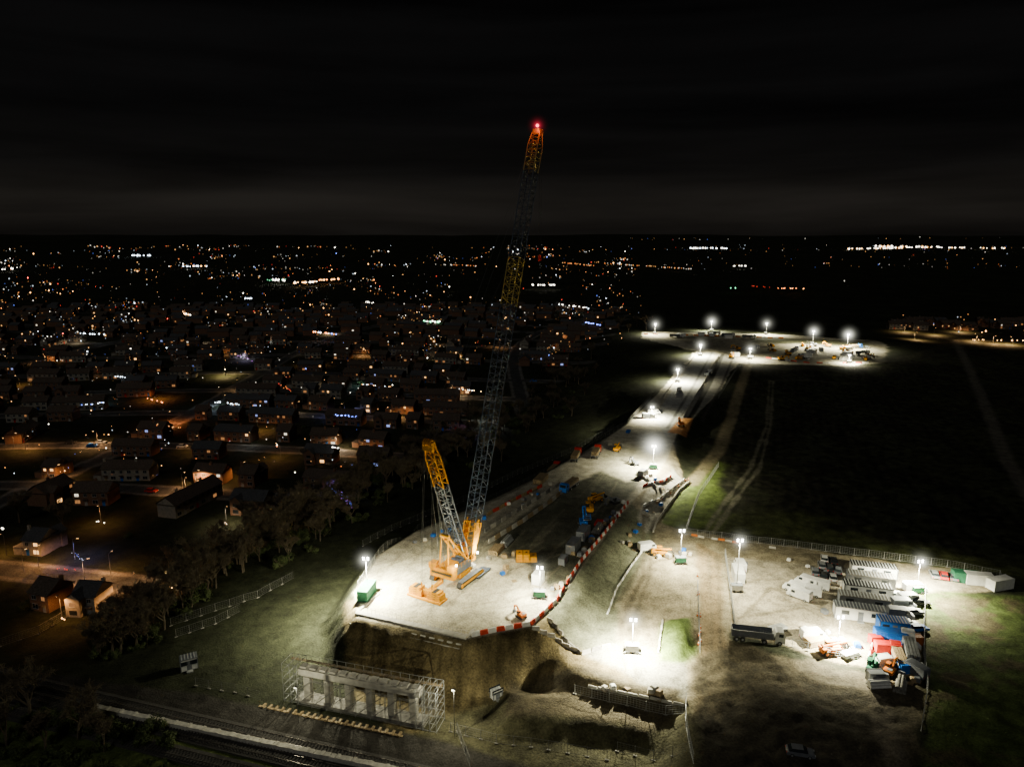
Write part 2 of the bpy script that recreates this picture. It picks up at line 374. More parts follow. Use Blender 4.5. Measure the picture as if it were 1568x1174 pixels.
# ---------- glowing volumes imitating lens glare around lamps ----------
def halo_mat(name,col,A):
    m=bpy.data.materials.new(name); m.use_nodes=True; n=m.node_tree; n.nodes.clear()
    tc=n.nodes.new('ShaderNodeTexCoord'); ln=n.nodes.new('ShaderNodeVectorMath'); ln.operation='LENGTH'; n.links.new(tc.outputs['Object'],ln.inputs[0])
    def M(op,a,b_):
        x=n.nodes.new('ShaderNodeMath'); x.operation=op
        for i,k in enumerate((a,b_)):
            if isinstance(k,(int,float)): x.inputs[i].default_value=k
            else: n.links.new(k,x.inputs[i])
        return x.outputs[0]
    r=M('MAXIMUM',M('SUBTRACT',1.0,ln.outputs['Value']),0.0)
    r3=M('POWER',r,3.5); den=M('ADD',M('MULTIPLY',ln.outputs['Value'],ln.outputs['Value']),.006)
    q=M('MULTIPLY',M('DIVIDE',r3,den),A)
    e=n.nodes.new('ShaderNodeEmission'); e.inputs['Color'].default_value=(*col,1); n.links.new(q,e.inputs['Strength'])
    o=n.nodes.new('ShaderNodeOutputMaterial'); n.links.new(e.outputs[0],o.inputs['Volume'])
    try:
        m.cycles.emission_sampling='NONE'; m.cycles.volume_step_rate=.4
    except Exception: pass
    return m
def sphere_mesh(name,m,n1_=20,n2_=10):
    mb=MB(); vs=[];fs=[]
    for j in range(n2_+1):
        for i in range(n1_):
            t=math.pi*j/n2_; p=2*math.pi*i/n1_; vs.append((math.sin(t)*math.cos(p),math.sin(t)*math.sin(p),math.cos(t)))
    for j in range(n2_):
        for i in range(n1_):
            fs.append((j*n1_+i,(j+1)*n1_+i,(j+1)*n1_+(i+1)%n1_,j*n1_+(i+1)%n1_))
    mb.add(vs,fs,m); return mb.mesh(name)
def halo(loc,R,parent,col=(1,1,.84),k=.05):
    mm=halo_mat('glare_halo',col,k/R)
    return inst('glare_halo',sphere_mesh('glare_halo',mm),loc,0,R,parent)  # emission-only sphere added as a glare halo, no scattering medium
lamp_face=emis('flood_lamp_face',(1,1,.85),60)

LC=(1,.955,.66)
def light_tower(u,v,vh,power,col=LC,body=green,k=1.0,Rf=.034,side=-1,spot=172,blend=.6):
    g=G(u,v); Y=g.y; zt=height_at(Y,vh)-g.z; zt=max(4.5,min(zt,14))
    mb=MB()
    mb.box((0,0,1.15),(2.6,1.5,1.3),body); mb.box((0,0,1.84),(2.7,1.6,.08),greyp); mb.box((0,0,.42),(2.9,1.2,.16),black)
    for sx in (-.8,.8):
        for sy in (-.8,.8): mb.cyl((sx,sy-.1,.35),(sx,sy+.1,.35),.35,m=black,n=12)
    for sx,sy in ((-1.6,-1.1),(1.6,-1.1),(-1.6,1.1),(1.6,1.1)):
        mb.box((sx*.9,sy*.8,.5),(.9,.1,.1),steel,rz=math.atan2(sy,sx)); mb.cyl((sx,sy,0),(sx,sy,.6),.06,m=steel,n=6)
    for z0_,z1_,r in ((1.8,zt*.5,.11),(zt*.5,zt*.75,.08),(zt*.75,zt,.06)):
        mb.cyl((0,.2,z0_),(0,.2,z1_),r,m=dullsteel,n=8)
    mb.box((0,.2,zt),(1.3,.1,.1),dullsteel)
    for hx in (-.5,.5):
        for zz in (0,.42): mb.box((hx,.2,zt+.25+zz),(.5,.22,.34),greyp); mb.box((hx,.2-.125,zt+.25+zz),(.44,.02,.28),lamp_face)
    o=mb.obj('light_tower',g,random.uniform(-.2,.2))
    lamp('flood_lamp',(0,side*.7,zt-.15),power,col,.28,o,spot=spot,blend=blend)
    R=max(3.5,Rf*Y); halo((0,-.3,zt+.35),R,o,k=.10*k)
    return o
light_tower(562,905,858,300000,k=1.4,spot=160,blend=.8)
light_tower(826,915,872,60000,k=.7,spot=165,blend=.7)
light_tower(1000,718,685,190000,k=3.2,Rf=.048,spot=168,blend=.7)
light_tower(1128,905,830,50000,body=white,k=1.2)
light_tower(1404,908,862,230000,k=1.6,spot=164,blend=.8)
light_tower(968,998,952,330000,body=white,k=1.5,Rf=.045,spot=158,blend=.8)
light_tower(1283,990,948,210000,body=white,k=1.2,spot=160,blend=.8)
light_tower(1042,862,815,60000,k=.2,spot=160,blend=.8)
for u,v,vh,pw,k in ((1003,512,497,130000,.9),(1089,507,493,220000,1.9),(1072,545,529,240000,1.3),(1173,512,496,130000,.9),(1244,530,508,230000,1.9),(1297,534,513,330000,2.8),(1037,585,567,200000,1.1),(998,640,625,120000,1.1),(1148,550,535,150000,1.1),(1300,556,545,110000,0.1)):
    light_tower(u,v,vh,pw,k=k,Rf=.022,body=white,spot=168,blend=.6)

# ---------- crane ----------
BO=Vector((-11,160,3.2)); BT=Vector((6.5,190.3,106)); bdir=(BT-BO)
pd=Vector((bdir.x,bdir.y,0)).normalized(); side=Vector((pd.y,-pd.x,0))
crane=bpy.data.objects.new('crawler_crane',None); scene.collection.objects.link(crane)
def lattice(mb,p0,p1,wf,nseg,mf,cr_=.13,br=.055):
    p0=Vector(p0);p1=Vector(p1); d=(p1-p0).normalized(); up=side.cross(d).normalized()
    L=nseg; prev=None
    for i in range(L+1):
        t=i/L; c=p0.lerp(p1,t); w,dp=wf(t)
        k=[c+side*w/2+up*dp/2,c-side*w/2+up*dp/2,c-side*w/2-up*dp/2,c+side*w/2-up*dp/2]
        if prev:
            m=mf((i-.5)/L)
            for j in range(4):
                mb.cyl(prev[j],k[j],cr_,m=m,n=5,cap=False)
                j2=(j+1)%4
                if i%2: mb.cyl(prev[j],k[j2],br,m=m,n=4,cap=False)
                else: mb.cyl(prev[j2],k[j],br,m=m,n=4,cap=False)
                mb.cyl(k[j],k[j2],br*.9,m=m,n=4,cap=False)
        prev=k
def boomw(t):
    w=3.1 if t<.7 else 3.1-.2*min(1,(t-.7)/.05)
    dp=2.8 if t<.7 else 2.6
    if t<.07: dp*= .35+.65*t/.07
    if t>.97: f=(1-t)/.03; dp*=.5+.5*f; w*=.75+.25*f
    return w,dp
def boomm(t): return yellow if t<.088 else boomyel if (.585<t<.70 or t>.905) else darksteel
mb=MB(); lattice(mb,BO,BT,boomw,62,boomm,cr_=.15,br=.075); mb.obj('boom',parent=crane)
mb=MB()
up=side.cross(bdir.normalized())
for sg in (-1,1):
    for t0,t1,d0,d1 in ((0,.045,.5,1.2),(.045,.088,1.2,.35)):
        a=BO+bdir*t0+side*1.45*sg; c=BO+bdir*t1+side*1.45*sg
        q_=[a-up*d0,a+up*d0,c+up*d1,c-up*d1]; q2=[p+side*.12*sg for p in q_]
        mb.add(q_+q2,[(0,1,2,3),(7,6,5,4),(0,4,5,1),(1,5,6,2),(2,6,7,3),(3,7,4,0)],yellow)
mb.obj('boom_foot_plates',parent=crane)
mb=MB()
mb.box(BT+Vector((.2,.3,.2)),(1.8,2.6,1.3),boomyel,rz=math.atan2(pd.y,pd.x)-math.pi/2)
for sx in (-.5,0,.5): 
    c=BT+pd*1.3+side*sx; mb.cyl(c-side*.1,c+side*.1,.8,m=darksteel,n=14)
mb.cyl(BT+Vector((0,0,.8)),BT+Vector((0,0,1.4)),.08,m=steel)
for j in range(9):
    t=.91+.01*j; c=BO+bdir*t; mb.cyl(c-side*1.3,c+side*1.3,.12,m=boomyel,n=5)
mb.obj('boom_head',parent=crane)
be=emis('red_beacon',(1,.03,.08),10)
inst('beacon',sphere_mesh('beacon',be,12,8),BT+Vector((0,0,1.7)),0,.38,crane)
lamp('beacon_lamp',BT+Vector((.3,-2.6,1.0)),800,(1,.14,.06),.2,crane)
mm=halo((0,0,0),4.0,crane,(1,.03,.08),.09); mm.location=BT+Vector((0,0,1.7))
DO=BO-pd*1.6+Vector((0,0,.2)); DT=Vector((-17.9,145.3,36.6))
mb=MB()
def derw(t): 
    w=2.6; dp=1.8
    if t<.12: dp*=.4+.6*t/.12
    if t>.9: dp*=.7; w*=.85
    return w,dp
lattice(mb,DO,DT,derw,18,lambda t: yellow if t>.66 or t<.1 else darksteel,cr_=.2,br=.1)
for sx in (-.9,-.3,.3,.9):
    c=DT+side*sx; mb.cyl(c-side*.12,c+side*.12,.9,m=yellow,n=14)
mb.box(DT+Vector((0,0,-.6)),(2.6,1.2,1.8),yellow,rz=math.atan2(side.y,side.x))
mb.obj('derrick_mast',parent=crane)
mb=MB(); AT=BO-pd*9+Vector((0,0,9))
for sg in (-1,1):
    mb.cyl(BO-pd*1.5+side*1.3*sg,AT+side*.9*sg,.28,m=yellow,n=6); mb.cyl(BO-pd*9.8+side*1.3*sg,AT+side*.9*sg,.2,m=yellow,n=6)
mb.cyl(AT-side*1.2,AT+side*1.2,.45,m=yellow,n=8)
mb.obj('a_frame',parent=crane)
rz=math.atan2(pd.y,pd.x); UC=BO-pd*4.5
mb=MB()
def loc(x,y,z): return UC+pd*x+side*y+Vector((0,0,z-UC.z))
def lbox(x,y,z,dx,dy,dz,m): mb.box(loc(x,y,z),(dx,dy,dz),m,rz=rz)
lbox(0,0,2.9,12,3.1,.9,yellow); lbox(-1.5,-2.1,3.3,8,1.0,1.5,yellow); lbox(-1.5,2.1,3.3,8,1.0,1.5,greyp)
lbox(-3.2,0,4.1,4,2.8,1.4,yellow); lbox(1.8,0,3.9,2,2.6,1.1,darksteel)
for x in (-.2,1.8,3.6): mb.cyl(loc(x,-1.2,4.2),loc(x,1.2,4.2),.75,m=darksteel,n=14)
lbox(4.6,-2.6,3.9,2.4,1.5,2.4,yellow); lbox(5.0,-2.62,4.2,1.9,1.56,1.2,glass)
lbox(-5.4,0,3.6,1.6,6.6,2.2,yellow); lbox(-6.25,0,3.6,.06,5.6,.5,black)
for sy in (-2.6,2.6): lbox(-5.6,sy,5.1,1.8,1.6,1.4,yellow)
for x in np.arange(-5,4.1,1.5):
    for sy in (-2.75,2.75): mb.cyl(loc(x,sy,4.0),loc(x,sy,5.2),.04,m=yellow,n=4)
for sy in (-2.75,2.75): mb.cyl(loc(-5,sy,5.2),loc(4,sy,5.2),.04,m=yellow,n=4)
mb.obj('superstructure',parent=crane)
mb=MB()
lbox(0,0,1.7,4.2,5.2,1.1,yellow); mb.cyl(loc(0,0,2.2),loc(0,0,2.5),1.9,m=darksteel,n=20)
for sy in (-3.9,3.9):
    prof=[(-5,.55),(-4.6,1.15),(-4,1.4),(4,1.4),(4.6,1.15),(5,.55),(4.6,.12),(4.1,0),(-4.1,0),(-4.6,.12)]
    vs=[];k=len(prof)
    for dy in (-.65,.65):
        vs+=[loc(p[0],sy+dy,p[1]+.03) for p in prof]
    mb.add(vs,[tuple(range(k)),tuple(range(2*k-1,k-1,-1))]+[(i,i+k,(i+1)%k+k,(i+1)%k) for i in range(k)],black)
    lbox(0,sy,.8,7.6,1.4,.6,yellow)
    for x in np.arange(-4.2,4.3,.5): lbox(x,sy,1.47,.36,1.36,.09,greyp)
    for x in (-4.3,4.3): mb.cyl(loc(x,sy-.7,.72),loc(x,sy+.7,.72),.5,m=yellow,n=14)
mb.obj('crawler_tracks',parent=crane)
mb=MB(); CW=Vector((-19.2,146.0,0)); 
for i in range(4):
    for sg in (-1,1):
        mb.box(CW+side*sg*2.6+Vector((0,0,.75+i*.5)),(2.2-.06*i,3.6 if i<3 else 2.6,.46),yellow,rz=rz)
        mb.box(CW+side*sg*2.6+Vector((0,0,.98+i*.5)),(2.24-.06*i,1.0,.06),black,rz=rz)
mb.box(CW+Vector((0,0,.35)),(3.0,9.2,.4),yellow,rz=rz); mb.box(CW+Vector((0,0,1.3)),(1.2,1.6,1.6),yellow,rz=rz)
mb.box(CW+pd*3.4+Vector((0,0,1.5)),(5.0,.7,.7),yellow,rz=rz)
for sg in (-1,1): mb.cyl(CW+side*sg*1.4+Vector((0,0,.5)),CW+side*sg*1.4+Vector((0,0,3.6)),.16,m=yellow,n=6)
mb.obj('counterweight_tray',parent=crane)
mb=MB()
for sg in (-1,1):
    for o2 in (0,.35): mb.cyl(CW+side*sg*(1.3+o2)+Vector((0,0,3)),DT+side*sg*(.9+o2),.04,m=cable,n=3)
    mb.cyl(DT+side*sg*1.0,BO+bdir*.985+side*sg*1.0,.03,m=cable,n=3); mb.cyl(DT+side*sg*.8,BO+bdir*.70+side*sg*1.2,.03,m=cable,n=3)
    mb.cyl(DT+side*sg*.4,AT+side*sg*.4,.05,m=cable,n=3); mb.cyl(DT+side*sg*.6,UC-pd*5.5+side*sg*.6,.05,m=cable,n=3)
HK=BT+pd*1.9; 
for sg in (-.3,.3): mb.cyl(HK+side*sg,HK+side*sg+Vector((0,0,-31)),.03,m=cable,n=3)
mb.obj('ropes',parent=crane)
mb=MB(); mb.box(HK+Vector((0,0,-31.8)),(1.1,.5,1.6),red,rz=rz); mb.cyl(HK+Vector((0,0,-32.6)),HK+Vector((0,0,-33.6)),.12,m=darksteel)
mb.cyl(HK+Vector((0,0,-33.6)),HK+Vector((.4,0,-34)),.14,m=darksteel); mb.obj('hook_block',parent=crane)
mb=MB()
for q_ in (loc(5.5,2.4,4.6),loc(-5,3.4,5.9)): mb.box(q_,(.4,.4,.3),lamp_face)
mb.obj('work_lamps',parent=crane)
lamp('work_lamp',loc(6.3,3.2,5.2),7000,LC,.2,crane); lamp('work_lamp',loc(-7.5,5.2,7.2),6000,LC,.2,crane); lamp('work_lamp',loc(-2,-7.8,6.8),9000,LC,.2,crane); lamp('work_lamp',loc(-15,-4,8),7000,LC,.2,crane)

# ---------- vehicles & kit ----------
def car_mesh(paint,van=False,nm='car'):
    mb=MB(); L,W=(4.4,1.8) if not van else (5.4,2.0)
    if not van:
        prof=[(-2.2,.35),(-2.2,.75),(-2.0,.95),(-1.5,1.0),(1.0,.98),(2.0,.82),(2.2,.6),(2.2,.35)]
        mb.prism(prof,-.9,.9,paint)
        b0=[(-1.9,-.82,1.0),(1.1,-.82,.98),(1.1,.82,.98),(-1.9,.82,1.0)]; t0=[(-1.4,-.65,1.45),(.35,-.65,1.45),(.35,.65,1.45),(-1.4,.65,1.45)]
        mb.add(b0+t0,[(0,1,5,4),(1,2,6,5),(2,3,7,6),(3,0,4,7)],glass); mb.box((-.52,0,1.47),(1.78,1.32,.05),paint)
        wx=(-1.35,1.35)
    else:
        prof=[(-2.7,.4),(-2.7,2.2),(-2.5,2.35),(1.0,2.35),(1.45,2.2),(2.0,1.3),(2.65,1.05),(2.7,.4)]
        mb.prism(prof,-1,1,paint)
        mb.add([(1.5,-.85,2.12),(1.5,.85,2.12),(2.02,.88,1.32),(2.02,-.88,1.32)],[(0,1,2,3)],glass)
        mb.v[-4:]=[(a+.04,b_,c_+.03) for a,b_,c_ in mb.v[-4:]]
        for sy in (-1.01,1.01): mb.box((1.15,sy,1.65),(.9,.02,.6),glass)
        wx=(-1.7,1.75)
    for x in wx:
        for y in (-1,1): mb.cyl((x,y*(W/2-.2),.33),(x,y*(W/2+.02),.33),.33,m=black,n=14); mb.cyl((x,y*(W/2+.02),.33),(x,y*(W/2+.03),.33),.18,m=steel,n=10)
    fx=L/2
    for y in (-.65,.65): mb.box((fx,y,.68),(.06,.32,.14),white); mb.box((-fx,y,.75),(.06,.25,.18),red)
    mb.box((fx+.01,0,.45),(.06,1.5,.15),black); mb.box((-fx,0,.45),(.06,1.5,.15),black)
    return mb.mesh(nm)
CARS=[car_mesh(p_) for p_ in (silver,white,black,blue,red,greyp)]
VANS=[car_mesh(p_,True,'van') for p_ in (white,greyp,silver)]
def put(name,me,u,v,rz,sc=1): return inst(name,me,G(u,v),rz,sc)
def portacabin(L=9,W=3,h=2.7,wall=white,roof=greyp):
    mb=MB(); mb.box((0,0,h/2+.15),(L,W,h),wall); mb.box((0,0,h+.22),(L+.15,W+.15,.14),roof)
    for x in np.arange(-L/2+.3,L/2,.6): mb.box((x,0,h+.33),(.16,W,.08),panelw)
    for sx in (-1,1):
        for sy in (-1,1): mb.box((sx*L/2,sy*W/2,h/2+.15),(.16,.16,h+.1),greyp)
    for x in (-L*.3,L*.28): 
        for sy in (-1,1): mb.box((x,sy*(W/2+.02),1.8),(1.4,.04,.9),glass); mb.box((x,sy*(W/2+.05),1.3),(1.5,.08,.06),steel)
    mb.box((0,-W/2-.02,1.25),(.95,.04,2.0),greyp); mb.box((0,-W/2-.5,.15),(1.2,.9,.2),steel)
    return mb.mesh('portacabin')
def container(p_,L=6.06,W=2.44,h=2.6):
    mb=MB(); mb.box((0,0,h/2+.05),(L-.1,W-.1,h-.1),p_)
    for x in np.arange(-L/2+.25,L/2-.1,.28):
        for sy in (-1,1): mb.box((x,sy*(W/2-.03),h/2),(.14,.06,h-.3),p_)
        mb.box((x,0,h+.01),(.14,W-.2,.04),p_)
    for sx in (-1,1):
        for sy in (-1,1): mb.box((sx*(L/2-.06),sy*(W/2-.06),h/2+.03),(.14,.14,h+.06),p_)
    for sy in (-1,1):
        for z in (.1,h): mb.box((0,sy*(W/2-.05),z),(L,.12,.14),p_)
    for y in (-.8,-.3,.3,.8): mb.cyl((L/2+.03,y,.2),(L/2+.03,y,h-.2),.03,m=steel,n=5)
    return mb.mesh('shipping_container')
def excavator(p_=yellow):
    mb=MB()
    for sy in (-1.2,1.2):
        prof=[(-2,.45),(-1.8,.85),(1.8,.85),(2,.45),(1.7,0),(-1.7,0)]; mb.prism(prof,sy-.3,sy+.3,black)
    mb.box((0,0,.75),(1.8,1.9,.4),black); mb.cyl((0,0,.9),(0,0,1.1),.7,m=black,n=14)
    mb.prism([(-2.1,1.1),(-2.2,2.0),(-1.8,2.2),(.2,2.1),(1.5,1.6),(1.5,1.1)],-1.25,1.25,p_)
    mb.box((.7,.75,2.05),(1.5,1.0,1.7),glass); mb.box((.7,.75,2.95),(1.6,1.1,.1),p_); mb.box((-1.2,-.3,2.2),(1.2,1.2,.2),greyp)
    for dx in (-.72,.72):
        for dy in (.28,1.22): mb.box((.7+dx,dy,2.05),(.1,.1,1.7),p_)
    def arm(a,b,w0,w1):
        a=Vector(a);b=Vector(b); d=(b-a).normalized(); u_=Vector((-d.z,0,d.x))
        vs=[a-u_*w0,a+u_*w0,b+u_*w1,b-u_*w1]; v2=[q+Vector((0,-.2,0)) for q in vs]; v1=[q+Vector((0,.2,0)) for q in vs]
        mb.add(v1+v2,[(0,1,2,3),(7,6,5,4),(0,4,5,1),(1,5,6,2),(2,6,7,3),(3,7,4,0)],p_)
    arm((1.3,-.2,1.5),(2.8,-.2,3.4),.22,.3); arm((2.8,-.2,3.4),(4.6,-.2,3.1),.3,.2); arm((4.6,-.2,3.2),(5.0,-.2,1.0),.26,.13)
    mb.prism([(4.6,1.1),(5.2,1.1),(5.4,.5),(4.9,.0),(4.3,.3)],-.75,.35,greyp)
    mb.cyl((1.6,-.2,1.3),(2.5,-.2,2.6),.09,m=steel,n=6)
    return mb.mesh('excavator')
def telehandler(p_=yellow):
    mb=MB(); mb.box((0,0,.95),(4.6,1.5,.7),p_); mb.box((-.2,.6,1.8),(1.5,.95,1.4),glass); mb.box((-.2,.6,2.55),(1.6,1.05,.1),p_); mb.box((-1.9,0,1.3),(.9,2.0,.8),p_)
    mb.box((.6,-.65,1.15),(2.0,.7,.8),p_)
    for x in (-1.5,1.6):
        for y in (-1,1): mb.cyl((x,y*.75,.6),(x,y*1.15,.6),.6,m=black,n=16); mb.cyl((x,y*1.15,.6),(x,y*1.17,.6),.3,m=p_,n=10)
    mb.cyl((-2,-.1,1.9),(3.4,-.1,2.3),.26,.22,m=p_,n=6); mb.cyl((3.2,-.1,2.3),(4.0,-.1,1.0),.16,m=black,n=6); mb.box((4.1,-.1,.9),(.15,1.4,.9),black)
    for y in (-.5,.4): mb.box((4.7,y,.5),(1.2,.12,.06),steel)
    return mb.mesh('telehandler')
def lorry(cab=blue,load=timber,tipper=False):
    mb=MB(); mb.box((-.6,0,.95),(9.4,.9,.35),black)
    mb.prism([(3.3,.5),(3.3,2.9),(3.6,3.1),(4.9,3.0),(5.25,2.0),(5.3,.5)],-1.2,1.2,cab)
    mb.add([(5.0,-1,2.85),(5.0,1,2.85),(5.3,1.05,2.0),(5.3,-1.05,2.0)],[(0,1,2,3)],glass)
    for sy in (-1.21,1.21): mb.box((4.4,sy,2.3),(.9,.02,.7),glass)
    mb.box((-1.2,0,1.25),(8.4,2.5,.16),greyp); mb.box((2.9,0,1.9),(.12,2.4,1.2),cab)
    if tipper:
        for sy in (-1.2,1.2): mb.box((-1.2,sy,1.95),(8.2,.1,1.3),greyp)
        mb.box((-5.3,0,1.95),(.1,2.4,1.3),greyp)
    else:
        for i in range(3):
            for j in range(4): mb.box((-1.2+random.uniform(-.3,.3),-0.9+j*.6,1.5+i*.42),(7.4,.5,.36),load)
    for x in (-4.3,-3.1,1.2,4.2):
        for y in (-1,1): mb.cyl((x,y*.85,.5),(x,y*1.22,.5),.5,m=black,n=16); mb.cyl((x,y*1.22,.5),(x,y*1.24,.5),.25,m=steel,n=10)
    return mb.mesh('lorry')
def cherry():
    mb=MB(); mb.box((0,0,.8),(3.2,1.6,.5),blue)
    for x in (-1.2,1.2):
        for y in (-1,1): mb.cyl((x,y*.75,.48),(x,y*1.1,.48),.48,m=black,n=14); mb.cyl((x,y*1.1,.48),(x,y*1.12,.48),.22,m=white,n=10)
    mb.box((-.3,0,1.5),(2.6,1.8,.9),blue); mb.cyl((0,0,1),(0,0,1.2),.7,m=black,n=14)
    mb.cyl((-1.2,0,1.9),(1.6,0,4.6),.2,m=blue,n=6); mb.cyl((1.6,0,4.6),(-2.4,0,6.2),.18,m=blue,n=6); mb.cyl((-2.4,0,6.2),(-5.0,0,5.0),.14,m=blue,n=6)
    mb.box((-5.6,0,4.3),(1.1,1.8,.1),greyp)
    for x in (-6.1,-5.1):
        for y in (-.9,.9): mb.cyl((x,y,4.3),(x,y,5.4),.04,m=blue,n=5)
    for z in (4.85,5.4):
        for y in (-.9,.9): mb.cyl((-6.1,y,z),(-5.1,y,z),.04,m=blue,n=5)
        for x in (-6.1,-5.1): mb.cyl((x,-.9,z),(x,.9,z),.04,m=blue,n=5)
    return mb.mesh('boom_lift')
def stack(m_,nx_=5,nz=3,L=5,nm='timber_stack'):
    mb=MB()
    for x in (-L*.35,0,L*.35): mb.box((x,0,.08),(.15,nx_*.5,.16),timber)
    for k in range(nz):
        for j in range(nx_): mb.box((random.uniform(-.15,.15),(j-(nx_-1)/2)*.5,.36+k*.42),(L*random.uniform(.92,1),.44,.36),m_)
    return mb.mesh(nm)
def blocks(m_,nm='crane_counterweight'):
    mb=MB()
    for j in range(3):
        for k in range(3-(j==2)): mb.box(((j-1)*1.75,0,.5+k*.72),(1.6,2.6,.66),m_); mb.box(((j-1)*1.75,0,.5+k*.72+.35),(.5,.5,.08),black)
    mb.box((0,0,.09),(5.6,2.2,.16),timber)
    return mb.mesh(nm)
def pipes(m_=concd,nm='pipe_stack'):
    mb=MB()
    for k,nn in ((0,4),(1,3),(2,2)):
        for j in range(nn): mb.cyl((-2.5,(j-(nn-1)/2)*.62,.32+k*.54),(2.5,(j-(nn-1)/2)*.62,.32+k*.54),.3,m=m_,n=10)
    return mb.mesh(nm)
def pallet_mesh(load=None):
    mb=MB()
    for y in (-.5,0,.5): mb.box((0,y,.06),(1.2,.1,.1),timber)
    for x in np.linspace(-.52,.52,6): mb.box((x,0,.13),(.12,1.1,.03),timber)
    if load: mb.box((0,0,.5),(1.05,.95,.68),load,taper=.94); mb.box((0,0,.88),(.8,.7,.1),load)
    return mb.mesh('pallet')
def cone_mesh():
    mb=MB(); mb.box((0,0,.03),(.45,.45,.05),black); mb.cyl((0,0,.05),(0,0,.4),.17,.1,m=orange,n=10); mb.cyl((0,0,.4),(0,0,.58),.1,.07,m=white,n=10); mb.cyl((0,0,.58),(0,0,.8),.07,.03,m=orange,n=10); return mb.mesh('traffic_cone')
PALS=[pallet_mesh(x) for x in (None,white,greyp,timber,blue,conc)]; CONE=cone_mesh()
sa=ang(G(800,860),G(930,700))
EX=excavator(yellow); EXO=excavator(orange); EXG=excavator(greyp); TH=telehandler(); THG=telehandler(green); LB=lorry(blue); LR=lorry(red,timber); LW=lorry(white,timber,True); CH=cherry()
CG=container(greyp); CB=container(blue); CGn=container(green); CW_=container(white); CR=container(red); PC=portacabin(); PC2=portacabin(9,3,2.6,greyp,concd); PC3=portacabin(9,3,2.6,white,black)
put('crane_counterweight',blocks(yellow),806,858,sa-1.2)
put('excavator',EXO,798,945,2.2,.55)
put('portacabin',container(white,3,2.2,2.6),824,892,sa)
put('shipping_container',CG,878,842,sa); put('shipping_container',CG,893,822,sa); put('generator',container(greyp,3,1.6,1.8),862,862,sa)
put('boom_lift',CH,893,806,sa+.4,1.15); put('telehandler',TH,903,782,sa+.3,1.1); put('telehandler',TH,912,768,sa-.6)
put('excavator',EXG,941,770,sa+2.5,.7); put('lorry',LB,872,748,sa+3.0); put('timber_stack',stack(timber,6,4,8),828,737,sa)
put('lorry',LR,882,702,sa+.1); put('lorry',LR,913,697,sa+.1); put('lorry',LR,848,718,sa)
put('pipe_stack',pipes(),915,812,sa); put('timber_stack',stack(red,4,2,4),917,803,sa); put('timber_stack',stack(timber),760,845,sa)
put('timber_stack',stack(white,3,2,3),720,868,sa+1.2); put('steel_mat_stack',stack(darksteel,5,1,6,'steel_mat_stack'),735,878,rz)
put('pipe_stack',pipes(steel),775,832,sa); put('timber_stack',stack(red,3,1,2),768,838,sa)
put('timber_stack',stack(blue,3,2,3),962,662,sa); put('van',VANS[0],1040,598,1.2); put('van',VANS[0],1002,634,.4)
put('van',VANS[1],985,728,1.0); put('van',VANS[1],992,640,0.2); put('excavator',EXG,972,712,2.0,.7)
put('excavator',EX,1120,548,1.0); put('excavator',EXO,1042,652,1.6,.9); put('telehandler',TH,945,690,sa); put('lorry',LW,1085,575,1.1)
put('shipping_container',CGn,562,912,sa+.2)
ca=ang(G(1110,850),G(1530,888))
for i,(u,v) in enumerate(((1336,880),(1332,895),(1327,911),(1321,928),(1315,946))): put('portacabin',(PC3,PC2,PC3,PC2,PC)[i],u,v,ca-.06,(1.15,1,1))
put('portacabin',portacabin(6,3,2.6,blue,blue),1366,966,ca); put('shipping_container',CB,1362,982,ca); put('shipping_container',CR,1358,998,ca+.1,.8)
put('shipping_container',CW_,1498,893,ca); put('shipping_container',CW_,1530,900,ca+.5); put('shipping_container',CGn,1478,890,ca); put('shipping_container',CW_,1130,885,1.4); put('van',VANS[0],1133,870,1.5)
for u,v in ((1222,915),(1238,910),(1250,900),(1235,895),(1215,905)): put('van',VANS[0],u+random.uniform(-3,3),v,ca+2.7+random.uniform(-.2,.2))
for i,(u,v) in enumerate(((1258,868),(1270,872),(1283,876),(1262,858),(1276,861),(1430,882),(1445,884),(1460,886),(1262,884),(1275,887),(1248,878))): put('parked_car',CARS[(0,2,5,1,2,0,4,5,2,1,5)[i]],u,v,ca+1.4+random.uniform(-.1,.1))
for i,(u,v) in enumerate(((1375,915),(1392,922),(1398,940),(1400,905),(1390,958),(1382,930),(1408,925),(1378,945),(1405,965))): put('van' if i%2 else 'parked_car',VANS[i%3] if i%2 else CARS[(1,0,5,4,1,0,2,1,3)[i]],u,v,ca+.2+random.uniform(-.2,.2))
put('telehandler',telehandler(orange),1272,1000,ca+.4); put('van',VANS[0],1245,978,ca+.3); put('lorry',LW,1160,980,ca)
put('lorry',lorry(white,steel),1392,1000,ca+1.4); put('lorry',lorry(red,timber),1375,1012,ca+1.5,.8); put('telehandler',THG,1335,1025,1,.9); put('van',VANS[1],1398,1030,2); put('excavator',EXO,1362,1032,ca+1,.7)
put('generator',container(white,3,1.8,2),1352,1018,ca+.4); put('generator',container(greyp,3,1.8,2),1340,1042,ca+.2); put('generator',container(blue,2.4,1.6,1.8),1385,1028,ca+.2); put('generator',container(red,2.4,1.6,1.8),1340,985,ca+.2); put('generator',container(orange,2.4,1.6,1.8),1402,985,ca+.2)
put('pipe_stack',pipes(white),1345,1050,ca+.3,.8); put('pipe_stack',pipes(),1378,1052,1.0,.9); put('timber_stack',stack(timber),1250,985,.3)
put('timber_stack',stack(white,4,2,4),1300,1003,.4); put('timber_stack',stack(steel,4,2,4),1190,965,.4); put('parked_car',CARS[5],1225,1155,ca)
put('telehandler',TH,1010,850,ca,.9); put('van',VANS[0],992,842,.3)
